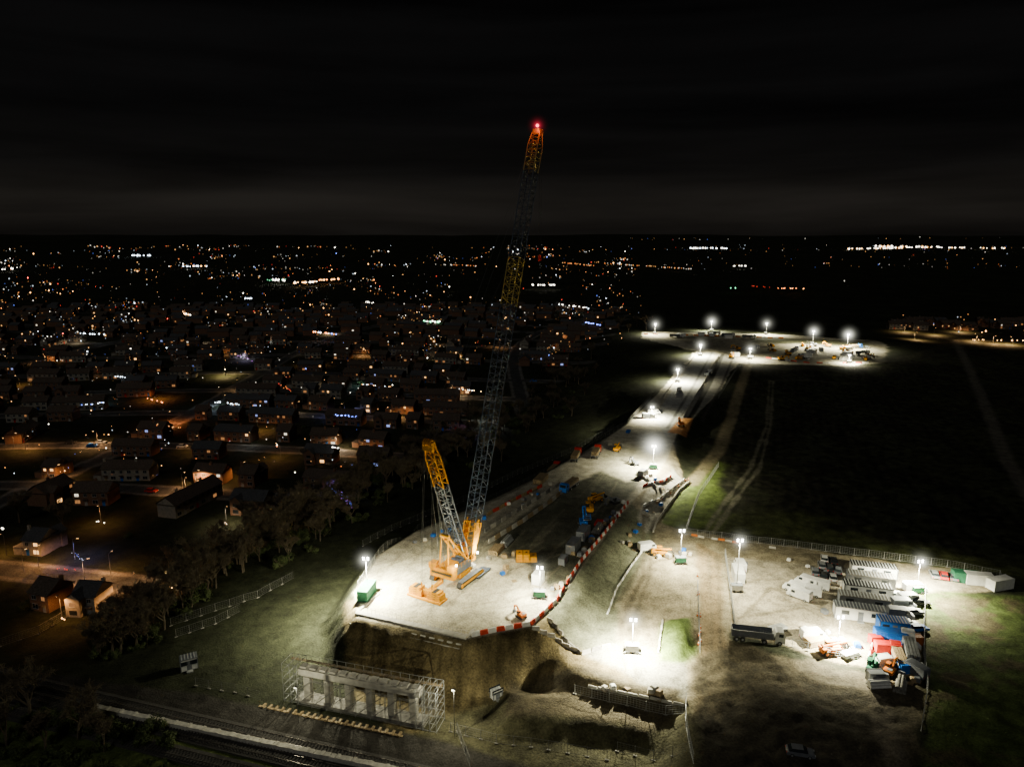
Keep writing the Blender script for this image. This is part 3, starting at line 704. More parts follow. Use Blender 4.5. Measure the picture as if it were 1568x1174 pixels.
for i in range(44):
    u=random.uniform(1215,1330) if i%4 else random.uniform(1120,1215); v=random.uniform(530,552); 
    k=random.choice([('excavator',EX),('excavator',EXG),('van',VANS[0]),('parked_car',CARS[0]),('parked_car',CARS[1]),('lorry',LW),('shipping_container',CW_),('shipping_container',CG),('telehandler',TH),('lorry',LB)])
    put(k[0],k[1],u,v,random.uniform(0,3.1))
for i in range(10):
    k=random.choice([('van',VANS[0]),('parked_car',CARS[1]),('lorry',LW),('shipping_container',CW_)])
    put(k[0],k[1],random.uniform(1000,1150),random.uniform(511,518),random.uniform(-.3,.3))
def scatter_along(px,nn,sp,what):
    for i in range(nn):
        k=random.randrange(len(px)-1); t=random.random()
        u=px[k][0]+(px[k+1][0]-px[k][0])*t+random.uniform(-sp,sp); v=px[k][1]+(px[k+1][1]-px[k][1])*t+random.uniform(-sp,sp)*.6
        if what=='cone': put('traffic_cone',CONE,u,v,random.uniform(0,3),1.2)
        else: put('pallet',random.choice(PALS),u,v,random.uniform(0,3),random.uniform(.8,1.3))
scatter_along([(850,905),(885,850),(925,805),(955,770)],24,8,'p'); scatter_along([(1345,960),(1400,985),(1400,1040),(1340,1040)],40,14,'p')
scatter_along([(740,870),(800,850),(770,900)],10,20,'p'); scatter_along([(960,830),(1000,850),(1060,850)],14,10,'p'); scatter_along([(1130,900),(1140,860)],8,6,'p')
scatter_along([(1200,860),(1290,880),(1240,960),(1310,990)],14,8,'p'); scatter_along([(970,720),(1020,745),(1000,780),(965,820)],18,9,'p')
scatter_along([(1070,880),(1072,1000)],12,4,'cone'); scatter_along([(985,790),(1050,735)],12,5,'cone'); scatter_along([(640,830),(760,790),(860,735)],20,8,'p')
scatter_along([(1050,1080),(1000,1060),(900,1050)],8,8,'p')

# ---------- barriers, fences, walls ----------
def resample(pts,step):
    out=[]
    for a,b in zip(pts[:-1],pts[1:]):
        a=Vector(a);b=Vector(b); L=(b-a).length; nn=max(1,int(round(L/step)))
        for i in range(nn): out.append((a.lerp(b,i/nn),a.lerp(b,(i+1)/nn)))
    return out
def hzv(pts): 
    return terrain_h(np.array([p[0] for p in pts]),np.array([p[1] for p in pts]))
def barrier(px,nm='red_white_barrier',m1=redpl,m2=white,h=.9,step=2.0,gap=.0,wd=1.0):
    g=[G(u,v) for u,v in px]; mb=MB()
    segs=resample(g,step); zs=hzv([(a+b)/2 for a,b in segs])
    for i,(a,b) in enumerate(segs):
        if random.random()<gap: continue
        c=(a+b)/2; r=ang(a,b)+random.uniform(-.07,.07); m_=m1 if i%2 else m2; L=(b-a).length*.95; zz=zs[i]
        mb.box((c.x,c.y,zz+h*.15),(L,.5*wd,h*.3),m_,rz=r); mb.box((c.x,c.y,zz+h*.6),(L,.3*wd,h*.6),m_,rz=r,taper=.9); mb.box((c.x,c.y,zz+h*.95),(L*.9,.2*wd,h*.1),m_,rz=r)
    return mb.obj(nm)
barrier([(722,974),(760,966),(812,957),(832,940),(852,921),(888,862),(925,818),(962,770)],gap=.03,wd=1.1,h=1.0)
barrier([(815,962),(850,978),(885,998)],m1=conc,m2=conc,nm='concrete_barrier'); barrier([(838,948),(862,975),(890,1002),(935,990)],m1=concd,m2=conc,nm='concrete_barrier')
barrier([(930,940),(945,900),(968,865),(990,835)],m1=conc,m2=white,nm='concrete_barrier',h=.5,wd=.7)
barrier([(1015,950),(1008,1000)],m1=white,m2=conc,h=.5,nm='concrete_barrier')
barrier([(748,832),(800,800),(845,768),(868,748)],m1=timber,m2=conc,h=1.3,nm='site_hoarding',step=3)
barrier([(742,815),(790,785),(835,757),(858,742)],m1=conc,m2=concd,h=1.2,nm='concrete_barrier',step=3)
barrier([(745,790),(790,765),(830,745)],m1=redpl,m2=timber,h=1.0,nm='site_hoarding',step=3)
barrier([(985,775),(1010,765),(1030,748),(1048,735)],m1=conc,m2=white,h=.8,nm='concrete_barrier')
barrier([(1000,815),(1005,800),(1040,752),(1056,738)],m1=conc,m2=conc,h=.8,nm='concrete_barrier')
barrier([(985,745),(1015,738),(1028,730)],m1=white,m2=redpl,nm='red_white_barrier'); barrier([(975,725),(1005,748)],m1=white,m2=conc,nm='concrete_barrier')
barrier([(1048,818),(1110,828),(1200,842)],nm='red_white_barrier',m1=orange,m2=conc,h=.6,wd=.5,gap=.4); barrier([(900,1052),(960,1062),(1048,1080)],nm='concrete_barrier',m1=conc,m2=conc,h=.5,wd=.7)
barrier([(1338,975),(1330,1010)],nm='red_white_barrier'); barrier([(1068,540),(1040,575),(1012,612)],m1=conc,m2=conc,h=.9,nm='concrete_barrier',step=4)
barrier([(1100,545),(1075,590),(1045,640)],m1=conc,m2=conc,h=.9,nm='concrete_barrier',step=4); barrier([(1145,545),(1240,556),(1330,556)],m1=redpl,m2=white,h=.7,step=4,gap=.3)
barrier([(985,512),(1070,514),(1200,518)],m1=white,m2=orange,h=1.0,step=4,gap=.3)
def fence(px,nm='mesh_fence',h=2.0,m_=steel,step=3.4,wires=4,mesh=True,wf=1.0):
    g=[G(u,v) for u,v in px]; mb=MB(); segs=resample(g,step); za=hzv([a for a,b in segs]); zb=hzv([b for a,b in segs])
    for i,(a,b) in enumerate(segs):
        A=Vector((a.x,a.y,za[i]));B=Vector((b.x,b.y,zb[i]))
        mb.cyl(A,A+Vector((0,0,h)),.05*wf,m=m_,n=4); mb.box(A+Vector((0,0,.1)),(.7,.25,.15),concd,rz=ang(a,b))
        for k in range(wires+1):
            z=.15+(h-.2)*k/wires; r=(.03 if k in (0,wires) else .013)*wf
            mb.cyl(A+Vector((0,0,z)),B+Vector((0,0,z)),r,m=m_,n=3,cap=False)
        for k in range(1,6 if mesh else 1):
            c=A.lerp(B,k/6); mb.cyl(c+Vector((0,0,.15)),c+Vector((0,0,h-.05)),.013*wf,m=m_,n=3,cap=False)
    return mb.obj(nm)
for f_ in ([(1050,818),(1200,836),(1330,852),(1450,868),(1530,884),(1536,905)],[(1110,850),(1118,905),(1125,962)],[(1125,965),(1190,985),(1260,1003),(1330,1015)],
    [(1416,905),(1414,1000),(1420,1060),(1410,1120)],[(1050,1075),(1050,1110),(1062,1170)],
    [(880,1062),(960,1080),(1050,1092)],[(1068,898),(1070,950),(1072,1000)],[(1100,715),(1070,760),(1050,815)]):
    fence(f_,wf=1.4)
for f_ in ([(548,902),(580,852),(640,812),(700,790),(760,762),(840,722),(900,689),(958,652)],[(556,836),(600,812),(700,772),(800,722)],[(270,975),(330,955),(368,936)],[(262,958),(330,935),(395,915),(450,885)],
    [(690,1120),(760,1138),(840,1148),(960,1168)],[(300,1050),(360,1060),(400,1072)],[(945,1150),(1060,1150)],[(1000,605),(960,650)],[(800,724),(880,690),(940,655)],[(1100,610),(1130,562),(1150,556)],[(700,1120),(720,1174)],[(0,990),(60,970),(120,935)]):
    fence(f_,m_=dullsteel)
def quadwall(a,b,thick,z0,z1,m_,mb,back=1):
    c=(Vector(a)+Vector(b))/2; L=(Vector(b)-Vector(a)).length
    mb.box((c.x,c.y,(z0+z1)/2),(L,thick,z1-z0),m_,rz=ang(a,b))
a=Vector(P(546,938,0)); b=Vector(P(716,976,0)); mb=MB(); r=ang(a,b); d=(b-a).normalized(); nn_=Vector((-d.y,d.x,0))
quadwall(a,b,1.4,-3.2,.35,conc,mb); quadwall(a-nn_*1.7,b-nn_*1.7,2.0,-3.6,-1.0,conc,mb)
Lw=(b-a).length
for i in range(13):
    c=a+d*(Lw*(i+.5)/13)-nn_*1.6; mb.box((c.x,c.y,-.7),(1.2,1.1,.6),conc,rz=r)
for i in range(26):
    c=a+d*(Lw*(i+.5)/26)+nn_*.4; mb.cyl((c.x,c.y,.1),(c.x,c.y,1.3),.03,m=steel,n=4)
mb.cyl(a+nn_*.4+Vector((0,0,1.3)),b+nn_*.4+Vector((0,0,1.3)),.03,m=steel,n=4)
quadwall(a,a+nn_*9,.6,-3,.3,conc,mb); quadwall(b,b+nn_*3,.6,-3,.3,conc,mb)
mb.obj('bridge_abutment')
pa=Vector((-41.5,122.1,0)); pb=Vector((-16.0,114.7,0)); d=(pb-pa).normalized(); nn_=Vector((-d.y,d.x,0)); L=(pb-pa).length; r=ang(pa,pb)
gz0=hz(-28,118)
mb=MB()
def pl(x,y,z): return pa+d*x+nn_*y+Vector((0,0,z))
mb.box(pl(L/2,0,-1.7),(L-1.4,1.9,1.3),conc,rz=r)
for i in range(12): mb.box(pl(1.6+i*(L-3.2)/11,0,-.85),(1.3,1.2,.4),conc,rz=r)
for i in range(6): 
    x=2.2+i*(L-4.4)/5; mb.box(pl(x,0,(gz0-2.35)/2-.0),(1.3,1.2,abs(gz0+2.35)),conc,rz=r)
mb.box(pl(L/2,0,gz0+.25),(L,3,.7),concd,rz=r)
mb.obj('bridge_pier')
mb=MB()
def tower(x0,x1,y0,y1,z1,lv=4,nx_=2,m_=steel):
    xs_=np.linspace(x0,x1,nx_+1)
    for x in xs_:
        for y in (y0,y1): mb.cyl(pl(x,y,gz0),pl(x,y,z1),.05,m=m_,n=4)
    zs=np.linspace(gz0+.3,z1,lv+1)
    for z in zs:
        for y in (y0,y1): mb.cyl(pl(x0,y,z),pl(x1,y,z),.04,m=m_,n=4)
        for x in xs_: mb.cyl(pl(x,y0,z),pl(x,y1,z),.04,m=m_,n=4)
    for k in range(lv):
        for j in range(nx_):
            for y in (y0,y1): mb.cyl(pl(xs_[j],y,zs[k]),pl(xs_[j+1],y,zs[k+1]),.035,m=m_,n=4)
tower(-2.2,1,-1.8,1.8,.1,5,2); tower(L-1,L+3,-2,2,.1,5,3); tower(1,L-1,-2.1,-1.7,-2.4,2,8,dullsteel); tower(1,L-1,1.7,2.1,-1.0,3,8,dullsteel)
for x in np.arange(-2,L+2.5,1.1): mb.box(pl(x,1.9,-1.05),(1.0,.7,.05),timber,rz=r)
for x in np.linspace(0,L,15):
    mb.cyl(pl(x,1.9,-1),pl(x,1.9,.1),.035,m=steel,n=4)
mb.cyl(pl(0,1.9,.1),pl(L,1.9,.1),.035,m=steel,n=4)
mb.obj('scaffolding')
for q_,pw in ((pl(L+6.5,-2.0,1.2),5000),(pl(4,-6.5,-1.0),2000)):  # made-up fill lamps on poles, added to brighten the pier
    mb=MB(); mb.cyl((q_.x,q_.y,gz0),q_,.05,m=black,n=6); mb.box(q_+Vector((0,0,.35)),(.6,.5,.2),black,rz=r); mb.obj('pier_fill_pole'); lamp('pier_fill_light',q_+Vector((-.5,-.5,.0)),pw,LC,.05)
mb=MB()
for i in range(22): mb.box(pl(-5+i*1.35,-4.2,gz0+.2),(.45,1.2,.3),timber,rz=r)
mb.box(pl(9,-4.4,gz0+.08),(30,.5,.1),timber,rz=r)
mb.obj('timber_baulks')
put('site_cabin',portacabin(3.2,2.2,2.4,white,greyp),290,1022,.5); put('light_cabinet',portacabin(2,1.2,1.6,white,white),760,1068,.6)
ra=np.array([-105.,130.]); rdv=np.array([87.,-26.]); rdv/=np.linalg.norm(rdv); rn=np.array([-rdv[1],rdv[0]])
for off in (-1.0,-4.6,-9.0):
    mb=MB(); s0=ra+rn*off-rdv*60
    r=math.atan2(rdv[1],rdv[0])
    for k in range(0,330):
        c=s0+rdv*k*.65; mb.box((c[0],c[1],-7.62),(.26,2.5,.16),ballast,rz=r)
    for g_ in (-.72,.72):
        c=s0+rn*g_+rdv*107; mb.box((c[0],c[1],-7.46),(215,.07,.15),rail_m,rz=r)
    c=s0+rdv*107; mb.box((c[0],c[1],-7.88),(215,3.4,.4),ballast,rz=r)
    mb.obj('railway_track')
mb=MB(); A=np.array(P(180,1095,-8)[:2]); B=np.array(P(565,1176,-8)[:2]); dv=(B-A)/np.linalg.norm(B-A)
palew=mat('pale_wall_concrete',(.6,.57,.5),.9,var=.3)
for k in range(70):
    c=A+dv*(k*1.0-5); mb.box((c[0],c[1],-7.5+.05*math.sin(k*1.7)),(.96,1.0,1.3),palew,rz=math.atan2(dv[1],dv[0])+random.uniform(-.02,.02)); 
    if k%3==0: mb.box((c[0],c[1],-6.8),(.5,1.1,.12),palew,rz=math.atan2(dv[1],dv[0]))
mb.obj('concrete_wall')
print('kit',time.time()-T0)

# ---------- houses ----------
def house_mesh(k,wall,roof,lit,col_,W=5.9,D=7.2,units=2):
    mb=MB(); L=W*units; h=4.9; rh=2.5
    rr=random.Random(k)
    def wcol(f):
        q=rr.random()
        if q<f: return col_
        if q<f+.09: return win_dim
        if q<f+.11: return win_blue
        return glass
    mb.box((0,0,h/2),(L,D,h),wall)
    e=.4
    vs=[(-L/2-e,-D/2-e,h-.15),(L/2+e,-D/2-e,h-.15),(L/2+e,D/2+e,h-.15),(-L/2-e,D/2+e,h-.15),(-L/2-e,0,h+rh),(L/2+e,0,h+rh)]
    mb.add(vs,[(0,1,5,4),(2,3,4,5),(0,3,2,1)],roof); mb.add([(-L/2,-D/2,h),(-L/2,D/2,h),(-L/2,0,h+rh*.9),(L/2,-D/2,h),(L/2,D/2,h),(L/2,0,h+rh*.9)],[(0,1,2),(3,5,4)],wall)
    mb.box((0,0,h+rh+.03),(L+.8,.25,.1),roof)
    if units<=2 and rr.random()<.6:
        gx0=-L/4; hw=1.9
        mb.box((gx0,-D/2-1.0,h/2),(hw*2,2.0,h),wall)
        y0=-D/2-2.2; vs=[(gx0-hw-.3,y0,h-.1),(gx0+hw+.3,y0,h-.1),(gx0,y0,h+1.7),(gx0-hw-.3,-.5,h-.1),(gx0+hw+.3,-.5,h-.1),(gx0,-.5,h+1.7)]
        mb.add(vs,[(0,2,5,3),(1,4,5,2)],roof); mb.add([(gx0-hw,y0+.2,h),(gx0+hw,y0+.2,h),(gx0,y0+.2,h+1.5)],[(0,1,2)],wall)
        mb.box((gx0,-D/2-2.02,3.6),(1.6,.05,1.1),wcol(lit*2)); mb.box((gx0,-D/2-2.02,1.4),(2.0,.05,1.3),wcol(lit*2))
        mb.box((gx0,-D/2-2.06,3.0),(1.8,.1,.08),frame_w); mb.box((gx0,-D/2-2.06,.7),(2.2,.1,.08),frame_w)
    for i in range(units):
        cx=(i-(units-1)/2)*W
        if i%2==0: mb.box((cx+W/2,.6,h+rh),(.9,.6,1.3),wall); mb.cyl((cx+W/2+.2,.6,h+rh+.6),(cx+W/2+.2,.6,h+rh+.95),.12,m=brick,n=6)
        for sy in (-1,1):
            for x,z,ww,hh in ((cx-1.4,3.7,1.4,1.0),(cx+1.5,3.7,1.1,1.0),(cx-1.3,1.4,1.8,1.2)):
                mb.box((x,sy*(D/2+.02),z),(ww,.05,hh),wcol(lit)); mb.box((x,sy*(D/2+.05),z-hh/2-.05),(ww+.2,.12,.1),frame_w)
                mb.box((x,sy*(D/2+.05),z+hh/2+.03),(ww+.1,.08,.07),frame_w)
                for dx in (-ww/2,0,ww/2): mb.box((x+dx,sy*(D/2+.055),z),(.06,.05,hh),frame_w)
            mb.box((cx+1.5,sy*(D/2+.03),1.05),(.95,.06,2.1),rr.choice([red,frame_w,blue,timber])); mb.box((cx+1.5,sy*(D/2+.5),2.3),(1.5,1.0,.1),roof)
    if rr.random()<.5 and units<4: 
        mb.box((L/2+1.6,1,1.2),(3.0,5.5,2.4),wall); mb.box((L/2+1.65,1,2.46),(3.2,5.7,.14),roof)
    return mb.mesh('brick_house'),L+ (3.5 if units<4 else 0)
HM=[house_mesh(i,[brick,brick,render_w,brick][i%4],[tiles,tiles2,tiles][i%3],[.04,.12,.02,.18,.0,.08,0][i%7],win_warm if i%3 else win_cool,units=[2,2,3,1,4,2,2][i%7]) for i in range(28)]
def inpoly(x,y,pts):
    return sdpoly(np.array([x]),np.array([y]),pts,80)[0]
cand=[]
for s_ in SB:
    for off,ry in ((-11,0),(11,math.pi)):
        a=-1100
        while a<900:
            hm,hl=random.choice(HM); a+=hl/2
            x,y,r=town_xy(a,s_+off+random.uniform(-1.6,1.6)); a+=hl/2+random.choice([1,2,3,7,14]); m170=(a+1100)%170
            if m170<15 or m170>158: continue
            if y<95 or abs(x)>.80*y+60: continue
            cand.append((x,y,r+ry,hm))
ca_=np.array([c[:2] for c in cand]); sd=sdpoly(ca_[:,0],ca_[:,1],TOWN,80)
near_h=0; far=MB(); farm=[]
for (x,y,r,hm),s_ in zip(cand,sd):
    if s_<-8 and y<900:
        if random.random()<.12: continue
        if y<600:
            inst('brick_house',hm,(x,y,hz(x,y)-.1),r+random.uniform(-.12,.12)+(math.pi/2 if random.random()<.06 else 0),random.uniform(.92,1.04)); near_h+=1
        else: farm.append((x,y,r))
for x,y,r in farm:
    z=-8; L,D,h,rh=random.choice([10,12,12,18]),8,5,2.5; c,s__=math.cos(r),math.sin(r); rf=random.choice([tiles,tiles2])
    def tf(p): return (x+p[0]*c-p[1]*s__,y+p[0]*s__+p[1]*c,z+p[2])
    far.add([tf(p) for p in [(-L/2,-D/2,0),(L/2,-D/2,0),(L/2,D/2,0),(-L/2,D/2,0),(-L/2,-D/2,h),(L/2,-D/2,h),(L/2,D/2,h),(-L/2,D/2,h),(-L/2,0,h+rh),(L/2,0,h+rh)]],[(0,1,5,4),(2,3,7,6),(1,2,6,9,5),(3,0,4,8,7)],brick)
    far.add([tf(p) for p in [(-L/2-.3,-D/2-.3,h),(L/2+.3,-D/2-.3,h),(L/2+.3,0,h+rh+.1),(-L/2-.3,0,h+rh+.1),(L/2+.3,D/2+.3,h),(-L/2-.3,D/2+.3,h)]],[(0,1,2,3),(3,2,4,5)],rf)
    if random.random()<.25:
        wm=random.choice([win_warm,win_cool,win_dim,win_warm])
        for yy in (-D/2-.05,D/2+.05): far.add([tf(p) for p in [(-3,yy,1),(-1.5,yy,1),(-1.5,yy,2.3),(-3,yy,2.3)]],[(0,1,2,3)],wm)
far.obj('distant_houses')
print('houses',near_h,len(farm),time.time()-T0)

def lamp_post_mesh():
    mb=MB(); mb.cyl((0,0,0),(0,0,1.2),.1,m=dullsteel,n=6); mb.cyl((0,0,1.2),(0,0,6),.07,.05,m=dullsteel,n=6); mb.cyl((0,0,6),(1.1,0,6.3),.04,m=dullsteel,n=5)
    mb.box((1.4,0,6.3),(.8,.28,.14),greyp); mb.box((1.4,0,6.2),(.6,.2,.06),emis('sodium_lamp',(1,.55,.2),9)); return mb.mesh('street_lamp')
LPM=lamp_post_mesh()
WARM=(1,.44,.13)
def street_lamp(x,y,power,col=WARM,z=None,r=None):
    o=inst('street_lamp',LPM,(x,y,hz(x,y)),random.uniform(0,6.28) if r is None else r); lamp('lamp',(1.4,0,5.2),power,col,.15,o,spot=168,blend=.5)
nl=0
for pl_ in STREETS:
    for (x,y) in pl_[::2]:
        if y<95 or y>600 or abs(x)>.78*y+20: continue
        if random.random()<.48: continue
        if inpoly(x,y,TOWN)>-6: continue
        street_lamp(x+3.5,y+random.uniform(-2,2),random.choice([200,300,600,1100,2200,4200]),random.choice([WARM,WARM,(1,.55,.22),(1,.75,.45),(.9,.9,.8)])); nl+=1
for u,v,pw,c in ((250,905,2500,(1,.75,.4)),(240,612,9500,(1,.30,.08)),(258,650,8500,(1,.28,.07)),(345,575,16000,(1,.75,.3)),(350,622,6000,(.6,.8,1)),(440,590,7500,(1,.35,.2)),(395,660,5000,WARM),(515,687,7500,(1,.7,.4)),(692,606,7000,(1,.65,.35)),(712,598,5000,WARM),(347,802,3500,(1,.8,.5)),(415,822,4000,(1,.6,.2)),(525,758,3000,(.25,.2,1)),(528,637,4500,(.3,.35,1)),(115,856,2000,(.2,.25,1)),(155,800,2500,WARM),(140,620,4500,(.5,.7,1)),(95,945,2300,WARM),(185,938,2300,WARM),(300,745,9000,(1,.5,.2)),(285,755,6000,(1,.5,.2)),(375,550,4500,(.7,.6,1)),(720,664,1800,(.4,.3,1)),(430,700,2600,WARM),(560,590,3900,(.5,.9,1)),(500,512,7500,(1,.7,.4)),(690,550,8500,(1,.8,.3)),(285,482,7000,(1,.8,.5)),(660,494,9000,(.9,1,.9)),(900,497,3800,(.3,.4,1)),(860,475,5000,(1,.9,.7)),(70,555,6000,WARM),(10,850,3300,WARM),(210,915,7000,(1,.45,.15)),(60,870,4500,WARM),(130,890,4500,(1,.5,.2)),(170,880,3200,WARM),(620,640,3500,WARM),(150,680,8000,(1,.5,.2)),(100,735,3500,WARM),(30,590,5500,WARM),(480,560,6500,WARM),(560,545,6500,WARM),(200,560,6000,WARM),(380,730,3000,WARM),(40,690,4000,WARM),(300,690,3500,WARM)):
    g=G(u,v); l=street_lamp(g.x,g.y,pw,c)

# ---------- distant town lights ----------
LCOL={'a':(1,.48,.15),'w':(1,.93,.78),'c':(.75,.88,1),'r':(1,.08,.05),'b':(.15,.25,1),'g':(.2,1,.45),'p':(.8,.25,1),'o':(1,.28,.07)}
LM={}
for k in LCOL:
    for s_,st in ((0,.35),(1,1.4),(2,8)): LM[(k,s_)]=emis('distant_lamp_%s%d'%(k,s_),LCOL[k],st)
dl=MB()
def dot(x,y,z,r,m_):
    dl.add([(x+r,y,z),(x-r,y,z),(x,y+r,z),(x,y-r,z),(x,y,z+r),(x,y,z-r)],[(0,2,4),(2,1,4),(1,3,4),(3,0,4),(2,0,5),(1,2,5),(3,1,5),(0,3,5)],m_)
def pix(u,v,sz,k,s_):
    if v<374: 
        Y=8500; z=height_at(Y,v); t=Y/(F*CP+(587-v)*SP); x=(u-784)*t; y=Y
    else:
        x,y,z=P(u,v,-.5)
    dist=math.hypot(x,y); dot(x,y,z,sz*dist/F*.5*1.3,LM[(k,s_)])
kinds='aaaaaaaaawwwwwoocccrbo'
def wpick(): return random.choice([0,0,0,0,0,1,1,1,1,2])
cl=[]
for i in range(130):
    v=376+random.random()**1.4*165; cl.append((random.uniform(-50,960),v,random.choice([8,16,30,50]),random.uniform(-.06,.06)))
for i in range(1800):
    if i%5: 
        c=random.choice(cl); du=random.gauss(0,c[2]); u=c[0]+du; v=c[1]+du*c[3]+random.gauss(0,2.0)*(c[1]-350)/60
    else:
        u=random.uniform(-60,980); v=376+random.random()**1.1*180
    if v<375 or u>1000-(v-380)*.1-(v>500)*(v-500)*1.2: continue
    pix(u,v,random.choice([.4,.6,.8,1.0,1.5]),random.choice(kinds),wpick())
for i in range(330):
    u=random.uniform(-60,760); v=random.uniform(540,730)
    if u>700-(v-540)*.9: continue
    g=P(u,v,-4.5); dot(g[0],g[1],g[2],random.choice([.08,.12,.18,.3])*(g[1]/300)**.5,LM[(random.choice('aaaaawwwwccob'),random.choice([0,1,1,2]))])
for i in range(240):
    u=random.uniform(960,1600); v=random.choice([random.uniform(364,372),random.gauss(380,3),random.gauss(406,3),random.uniform(362,400)])
    if v<362: continue
    pix(u,v,random.choice([.5,.7,.9]),random.choice(kinds),random.choice([0,0,1,1]))
def row(u0,u1,v0,v1,nn,k,s_,sz=1.2,j=1):
    for i in range(nn):
        t=random.random(); pix(u0+(u1-u0)*t+random.uniform(-j,j),v0+(v1-v0)*t+random.uniform(-j,j)*.5,sz*random.uniform(.7,1.3),random.choice(k),s_)
row(1055,1116,380,380,30,'wwc',2,1.5); row(1258,1300,368,369,16,'wc',2,1.1); row(1296,1440,381,378,60,'wwa',2,1.4); row(1440,1540,379,380,22,'wa',2,1.2)
row(1340,1420,377,378,20,'wa',2,1.8); row(1200,1260,367,369,18,'wo',1); row(1185,1235,441,442,12,'aoo',2,1.1); row(1150,1185,438,440,7,'r',1,1)
row(1118,1128,441,441,3,'g',2,1.1); row(1115,1142,407,407,9,'w',2,1.1); row(1290,1294,430,430,2,'w',1)
row(410,440,429,428,8,'g',1,1.6,2); row(415,440,428,429,10,'w',2,2.0,1.5); row(450,485,433,431,18,'wa',2,2.2); row(485,520,429,427,16,'ao',2,1.9)
row(200,232,391,391,14,'c',2,1.6); row(280,320,408,407,16,'ca',2,1.5); row(650,675,491,493,14,'wg',2,2.2,2); row(815,850,436,436,14,'w',2,1.7); row(560,582,462,465,8,'w',2,1.3)
row(860,910,402,407,20,'ao',1,1.3); row(925,1060,403,412,40,'awo',1,1.2); row(680,730,405,407,16,'wo',1,1.2); row(120,160,510,512,10,'c',2,1.4); row(365,385,457,457,8,'c',2,1.5)
row(280,300,480,484,8,'aw',2,1.8); row(480,520,508,512,16,'wbo',2,1.7); row(895,920,493,498,16,'b',2,1.3); row(850,905,465,472,16,'wc',2,1.3); row(0,20,413,411,6,'w',2,1.6)
row(330,372,615,620,16,'c',2,1.2,2); row(510,548,635,638,18,'b',2,1.1,2); row(510,540,745,775,26,'bp',1,.8,5); row(112,128,846,858,14,'bc',1,.8,4); row(85,115,870,872,8,'r',1,1.0,2)
row(555,600,588,592,12,'ca',2,1.0,1); row(125,160,620,616,10,'cb',2,1.2); row(225,250,610,616,8,'o',2,1.3,1.5); row(240,275,650,655,8,'ao',1,1.3,2); row(365,385,545,552,8,'pc',1,1.2,2)
row(420,450,585,600,10,'or',1,1.2,3); row(175,195,576,578,6,'c',2,1.2); row(505,520,684,686,5,'w',2,1.8); row(700,740,595,600,10,'ac',2,1.2); row(130,160,795,800,3,'w',2,1.2); row(240,265,893,900,3,'a',2,2.2)
row(340,350,798,804,5,'aw',2,1.7); row(0,6,808,810,3,'w',2,2); row(90,100,942,950,4,'a',2,1.4)
for i in range(60): 
    u=random.uniform(1370,1600); pix(u,random.gauss(493,5)+(u-1370)*.01,random.choice([1,1.3,1.8]),random.choice('aaawc'),random.choice([1,1,2]))
row(1478,1568,520,521,10,'a',2,1.2)
dl.obj('distant_town_lights')
for u,v in ((1385,500),(1400,512),(1430,505),(1470,500),(1495,515),(1520,518),(1550,520)):
    g=G(u,v+8); street_lamp(g.x,g.y,22000,(1,.6,.25))
for i in range(16):
    g=G(1370+i*14+random.uniform(-4,4),random.uniform(496,506)); inst('brick_house',random.choice(HM)[0],g,random.uniform(-.4,.4))
print('lights',nl,time.time()-T0)

# ---------- trees ----------
def tree_mesh(seed,Ht=9):
    R=random.Random(seed); mb=MB()
    def br(p,d,L,r,dep):
        q=p+d*L*.5; d2=(d+Vector((R.uniform(-.2,.2),R.uniform(-.2,.2),R.uniform(-.05,.15)))).normalized(); e=q+d2*L*.5
        m_=wood_bark if dep<3 else twig
        mb.cyl(p,q,r,r*.8,m=m_,n=5 if dep<2 else 3,cap=False); mb.cyl(q,e,r*.8,r*.55,m=m_,n=5 if dep<2 else 3,cap=False)
        if dep>=4:
            for k in range(8):
                c=p+(e-p)*R.random(); dd_=Vector((R.gauss(0,1),R.gauss(0,1),R.gauss(.4,.8))).normalized()*R.uniform(.35,.9); w_=dd_.cross(Vector((R.gauss(0,1),R.gauss(0,1),1))).normalized()*.04
                mb.add([c-w_,c+w_,c+dd_],[(0,1,2)],twig)
            return
        nb_=R.choice([4,5]) if dep<2 else R.choice([3,4])
        for k in range(nb_):
            t=R.uniform(.45,1); s=p.lerp(q,t*2) if t<.5 else q.lerp(e,t*2-1)
            a=R.uniform(0,6.28); sp=R.uniform(.5,1.0)
            ax=Vector((math.cos(a),math.sin(a),0)); nd=(d2*1+ax*sp+Vector((0,0,.15))).normalized()
            br(s,nd,L*R.uniform(.55,.75),r*.55,dep+1)
    br(Vector((0,0,-.2)),Vector((R.uniform(-.1,.1),R.uniform(-.1,.1),1)).normalized(),Ht*.42,Ht*.025,0)
    return mb.mesh('bare_tree')
def shrub_mesh(seed,Rr=2.2,hh=2.2,N=1100):
    R=random.Random(seed); mb=MB(); lobes=[(Vector((R.uniform(-1,1)*Rr*.7,R.uniform(-1,1)*Rr*.7,hh*R.uniform(.3,.7))),R.uniform(.4,.8)*hh*.6) for i in range(7)]
    for k in range(5):
        a=R.uniform(0,6.28); mb.cyl((0,0,0),(math.cos(a)*Rr*.6,math.sin(a)*Rr*.6,hh*.7),.06,.02,m=wood_bark,n=4)
    for i in range(N):
        c,r=R.choice(lobes); dv_=Vector((R.gauss(0,1),R.gauss(0,1),R.gauss(0,1))).normalized(); p=c+dv_*r*R.uniform(.55,1.08)
        if p.z<0: continue
        a=Vector((R.gauss(0,1),R.gauss(0,1),R.gauss(0,1))).normalized()*.16; b_=a.cross(dv_).normalized()*.09
        mb.add([p-a,p-b_,p+a,p+b_],[(0,1,2,3)],leaf)
    return mb.mesh('shrub')
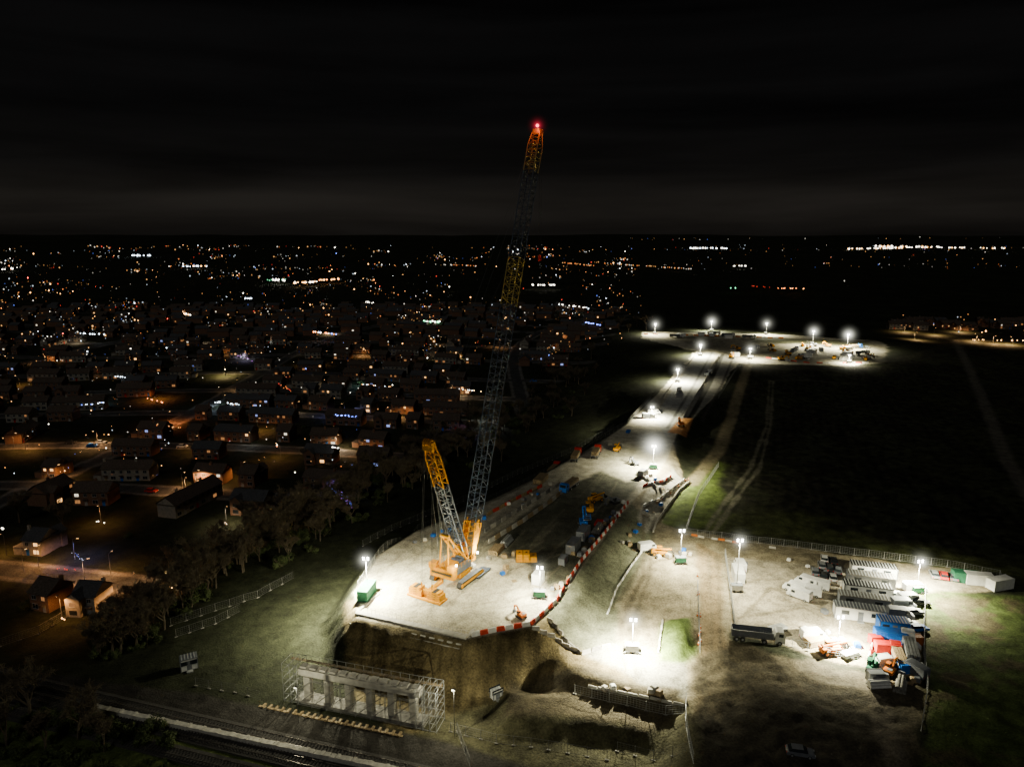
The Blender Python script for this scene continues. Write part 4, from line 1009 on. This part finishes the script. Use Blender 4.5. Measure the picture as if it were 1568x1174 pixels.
TM=[tree_mesh(s_,h_) for s_,h_ in ((1,9),(2,11),(3,8),(4,10),(5,7))]; SM=[shrub_mesh(11),shrub_mesh(12,2.8,2.6),shrub_mesh(13,1.8,1.6)]
for u,v in ((262,880),(300,915),(325,898),(440,805),(600,708),(622,700),(410,838),(335,870),(225,965),(560,742),(30,800),(95,810),(500,795),(380,815),(680,668),(720,655),(760,645),(850,590),(880,583),(912,572),(948,505),(962,508),(470,800),(530,770),(210,985),(185,1000),(150,1005),(45,1100),(15,1090),(120,1130),(580,720),(640,700),(660,690),(350,860),(280,930),(250,945),(975,500),(990,505),(70,1150),(160,1150),(10,1140),(455,815),(430,822)):
    g=G(u,v); inst('bare_tree',random.choice(TM),g,random.uniform(0,6.3),random.uniform(1.0,1.5))
k=0
while k<340:
    t=random.random(); e_=[(160,1000),(330,880),(470,815),(560,755),(700,690),(830,630),(960,535)]; i=min(5,int(t*6)); f_=t*6-i
    u=e_[i][0]+(e_[i+1][0]-e_[i][0])*f_+random.gauss(0,18); v=e_[i][1]+(e_[i+1][1]-e_[i][1])*f_+random.gauss(0,13)
    g=G(u,v); k+=1
    if g.z>-7.0: continue
    if random.random()<.62: inst('bare_tree',random.choice(TM),g,random.uniform(0,6.3),random.uniform(.7,1.35))
    else: inst('shrub',random.choice(SM),g,random.uniform(0,6.3),random.uniform(.7,1.6))
for i in range(110):
    u=random.uniform(-20,420); v=random.uniform(1090,1200); 
    if v<1118+u*.2: continue
    inst('shrub',random.choice(SM),G(u,v),random.uniform(0,6.3),random.uniform(.4,1.0))
for i in range(30):
    u=random.uniform(-20,260); inst('shrub',random.choice(SM),G(u,1062+u*.17+random.uniform(22,40)),random.uniform(0,6.3),random.uniform(.5,1.2))
for i in range(460):
    x,y,r=town_xy(random.uniform(-500,300),random.choice(SB)+random.uniform(20,32))
    if y<110 or y>620 or abs(x)>.8*y or inpoly(x,y,TOWN)>-8: continue
    inst('bare_tree' if i%2 else 'shrub',random.choice(TM if i%2 else SM),(x,y,hz(x,y)),random.uniform(0,6.3),random.uniform(.5,.9))
for i in range(200):
    x,y,r=town_xy(random.uniform(-400,200),random.choice(SB)+random.choice([-2.2,2.2]))
    if y<110 or y>500 or abs(x)>.8*y or inpoly(x,y,TOWN)>-8: continue
    inst('parked_car',random.choice(CARS),(x,y,hz(x,y)+.03),r)
print('done',time.time()-T0)
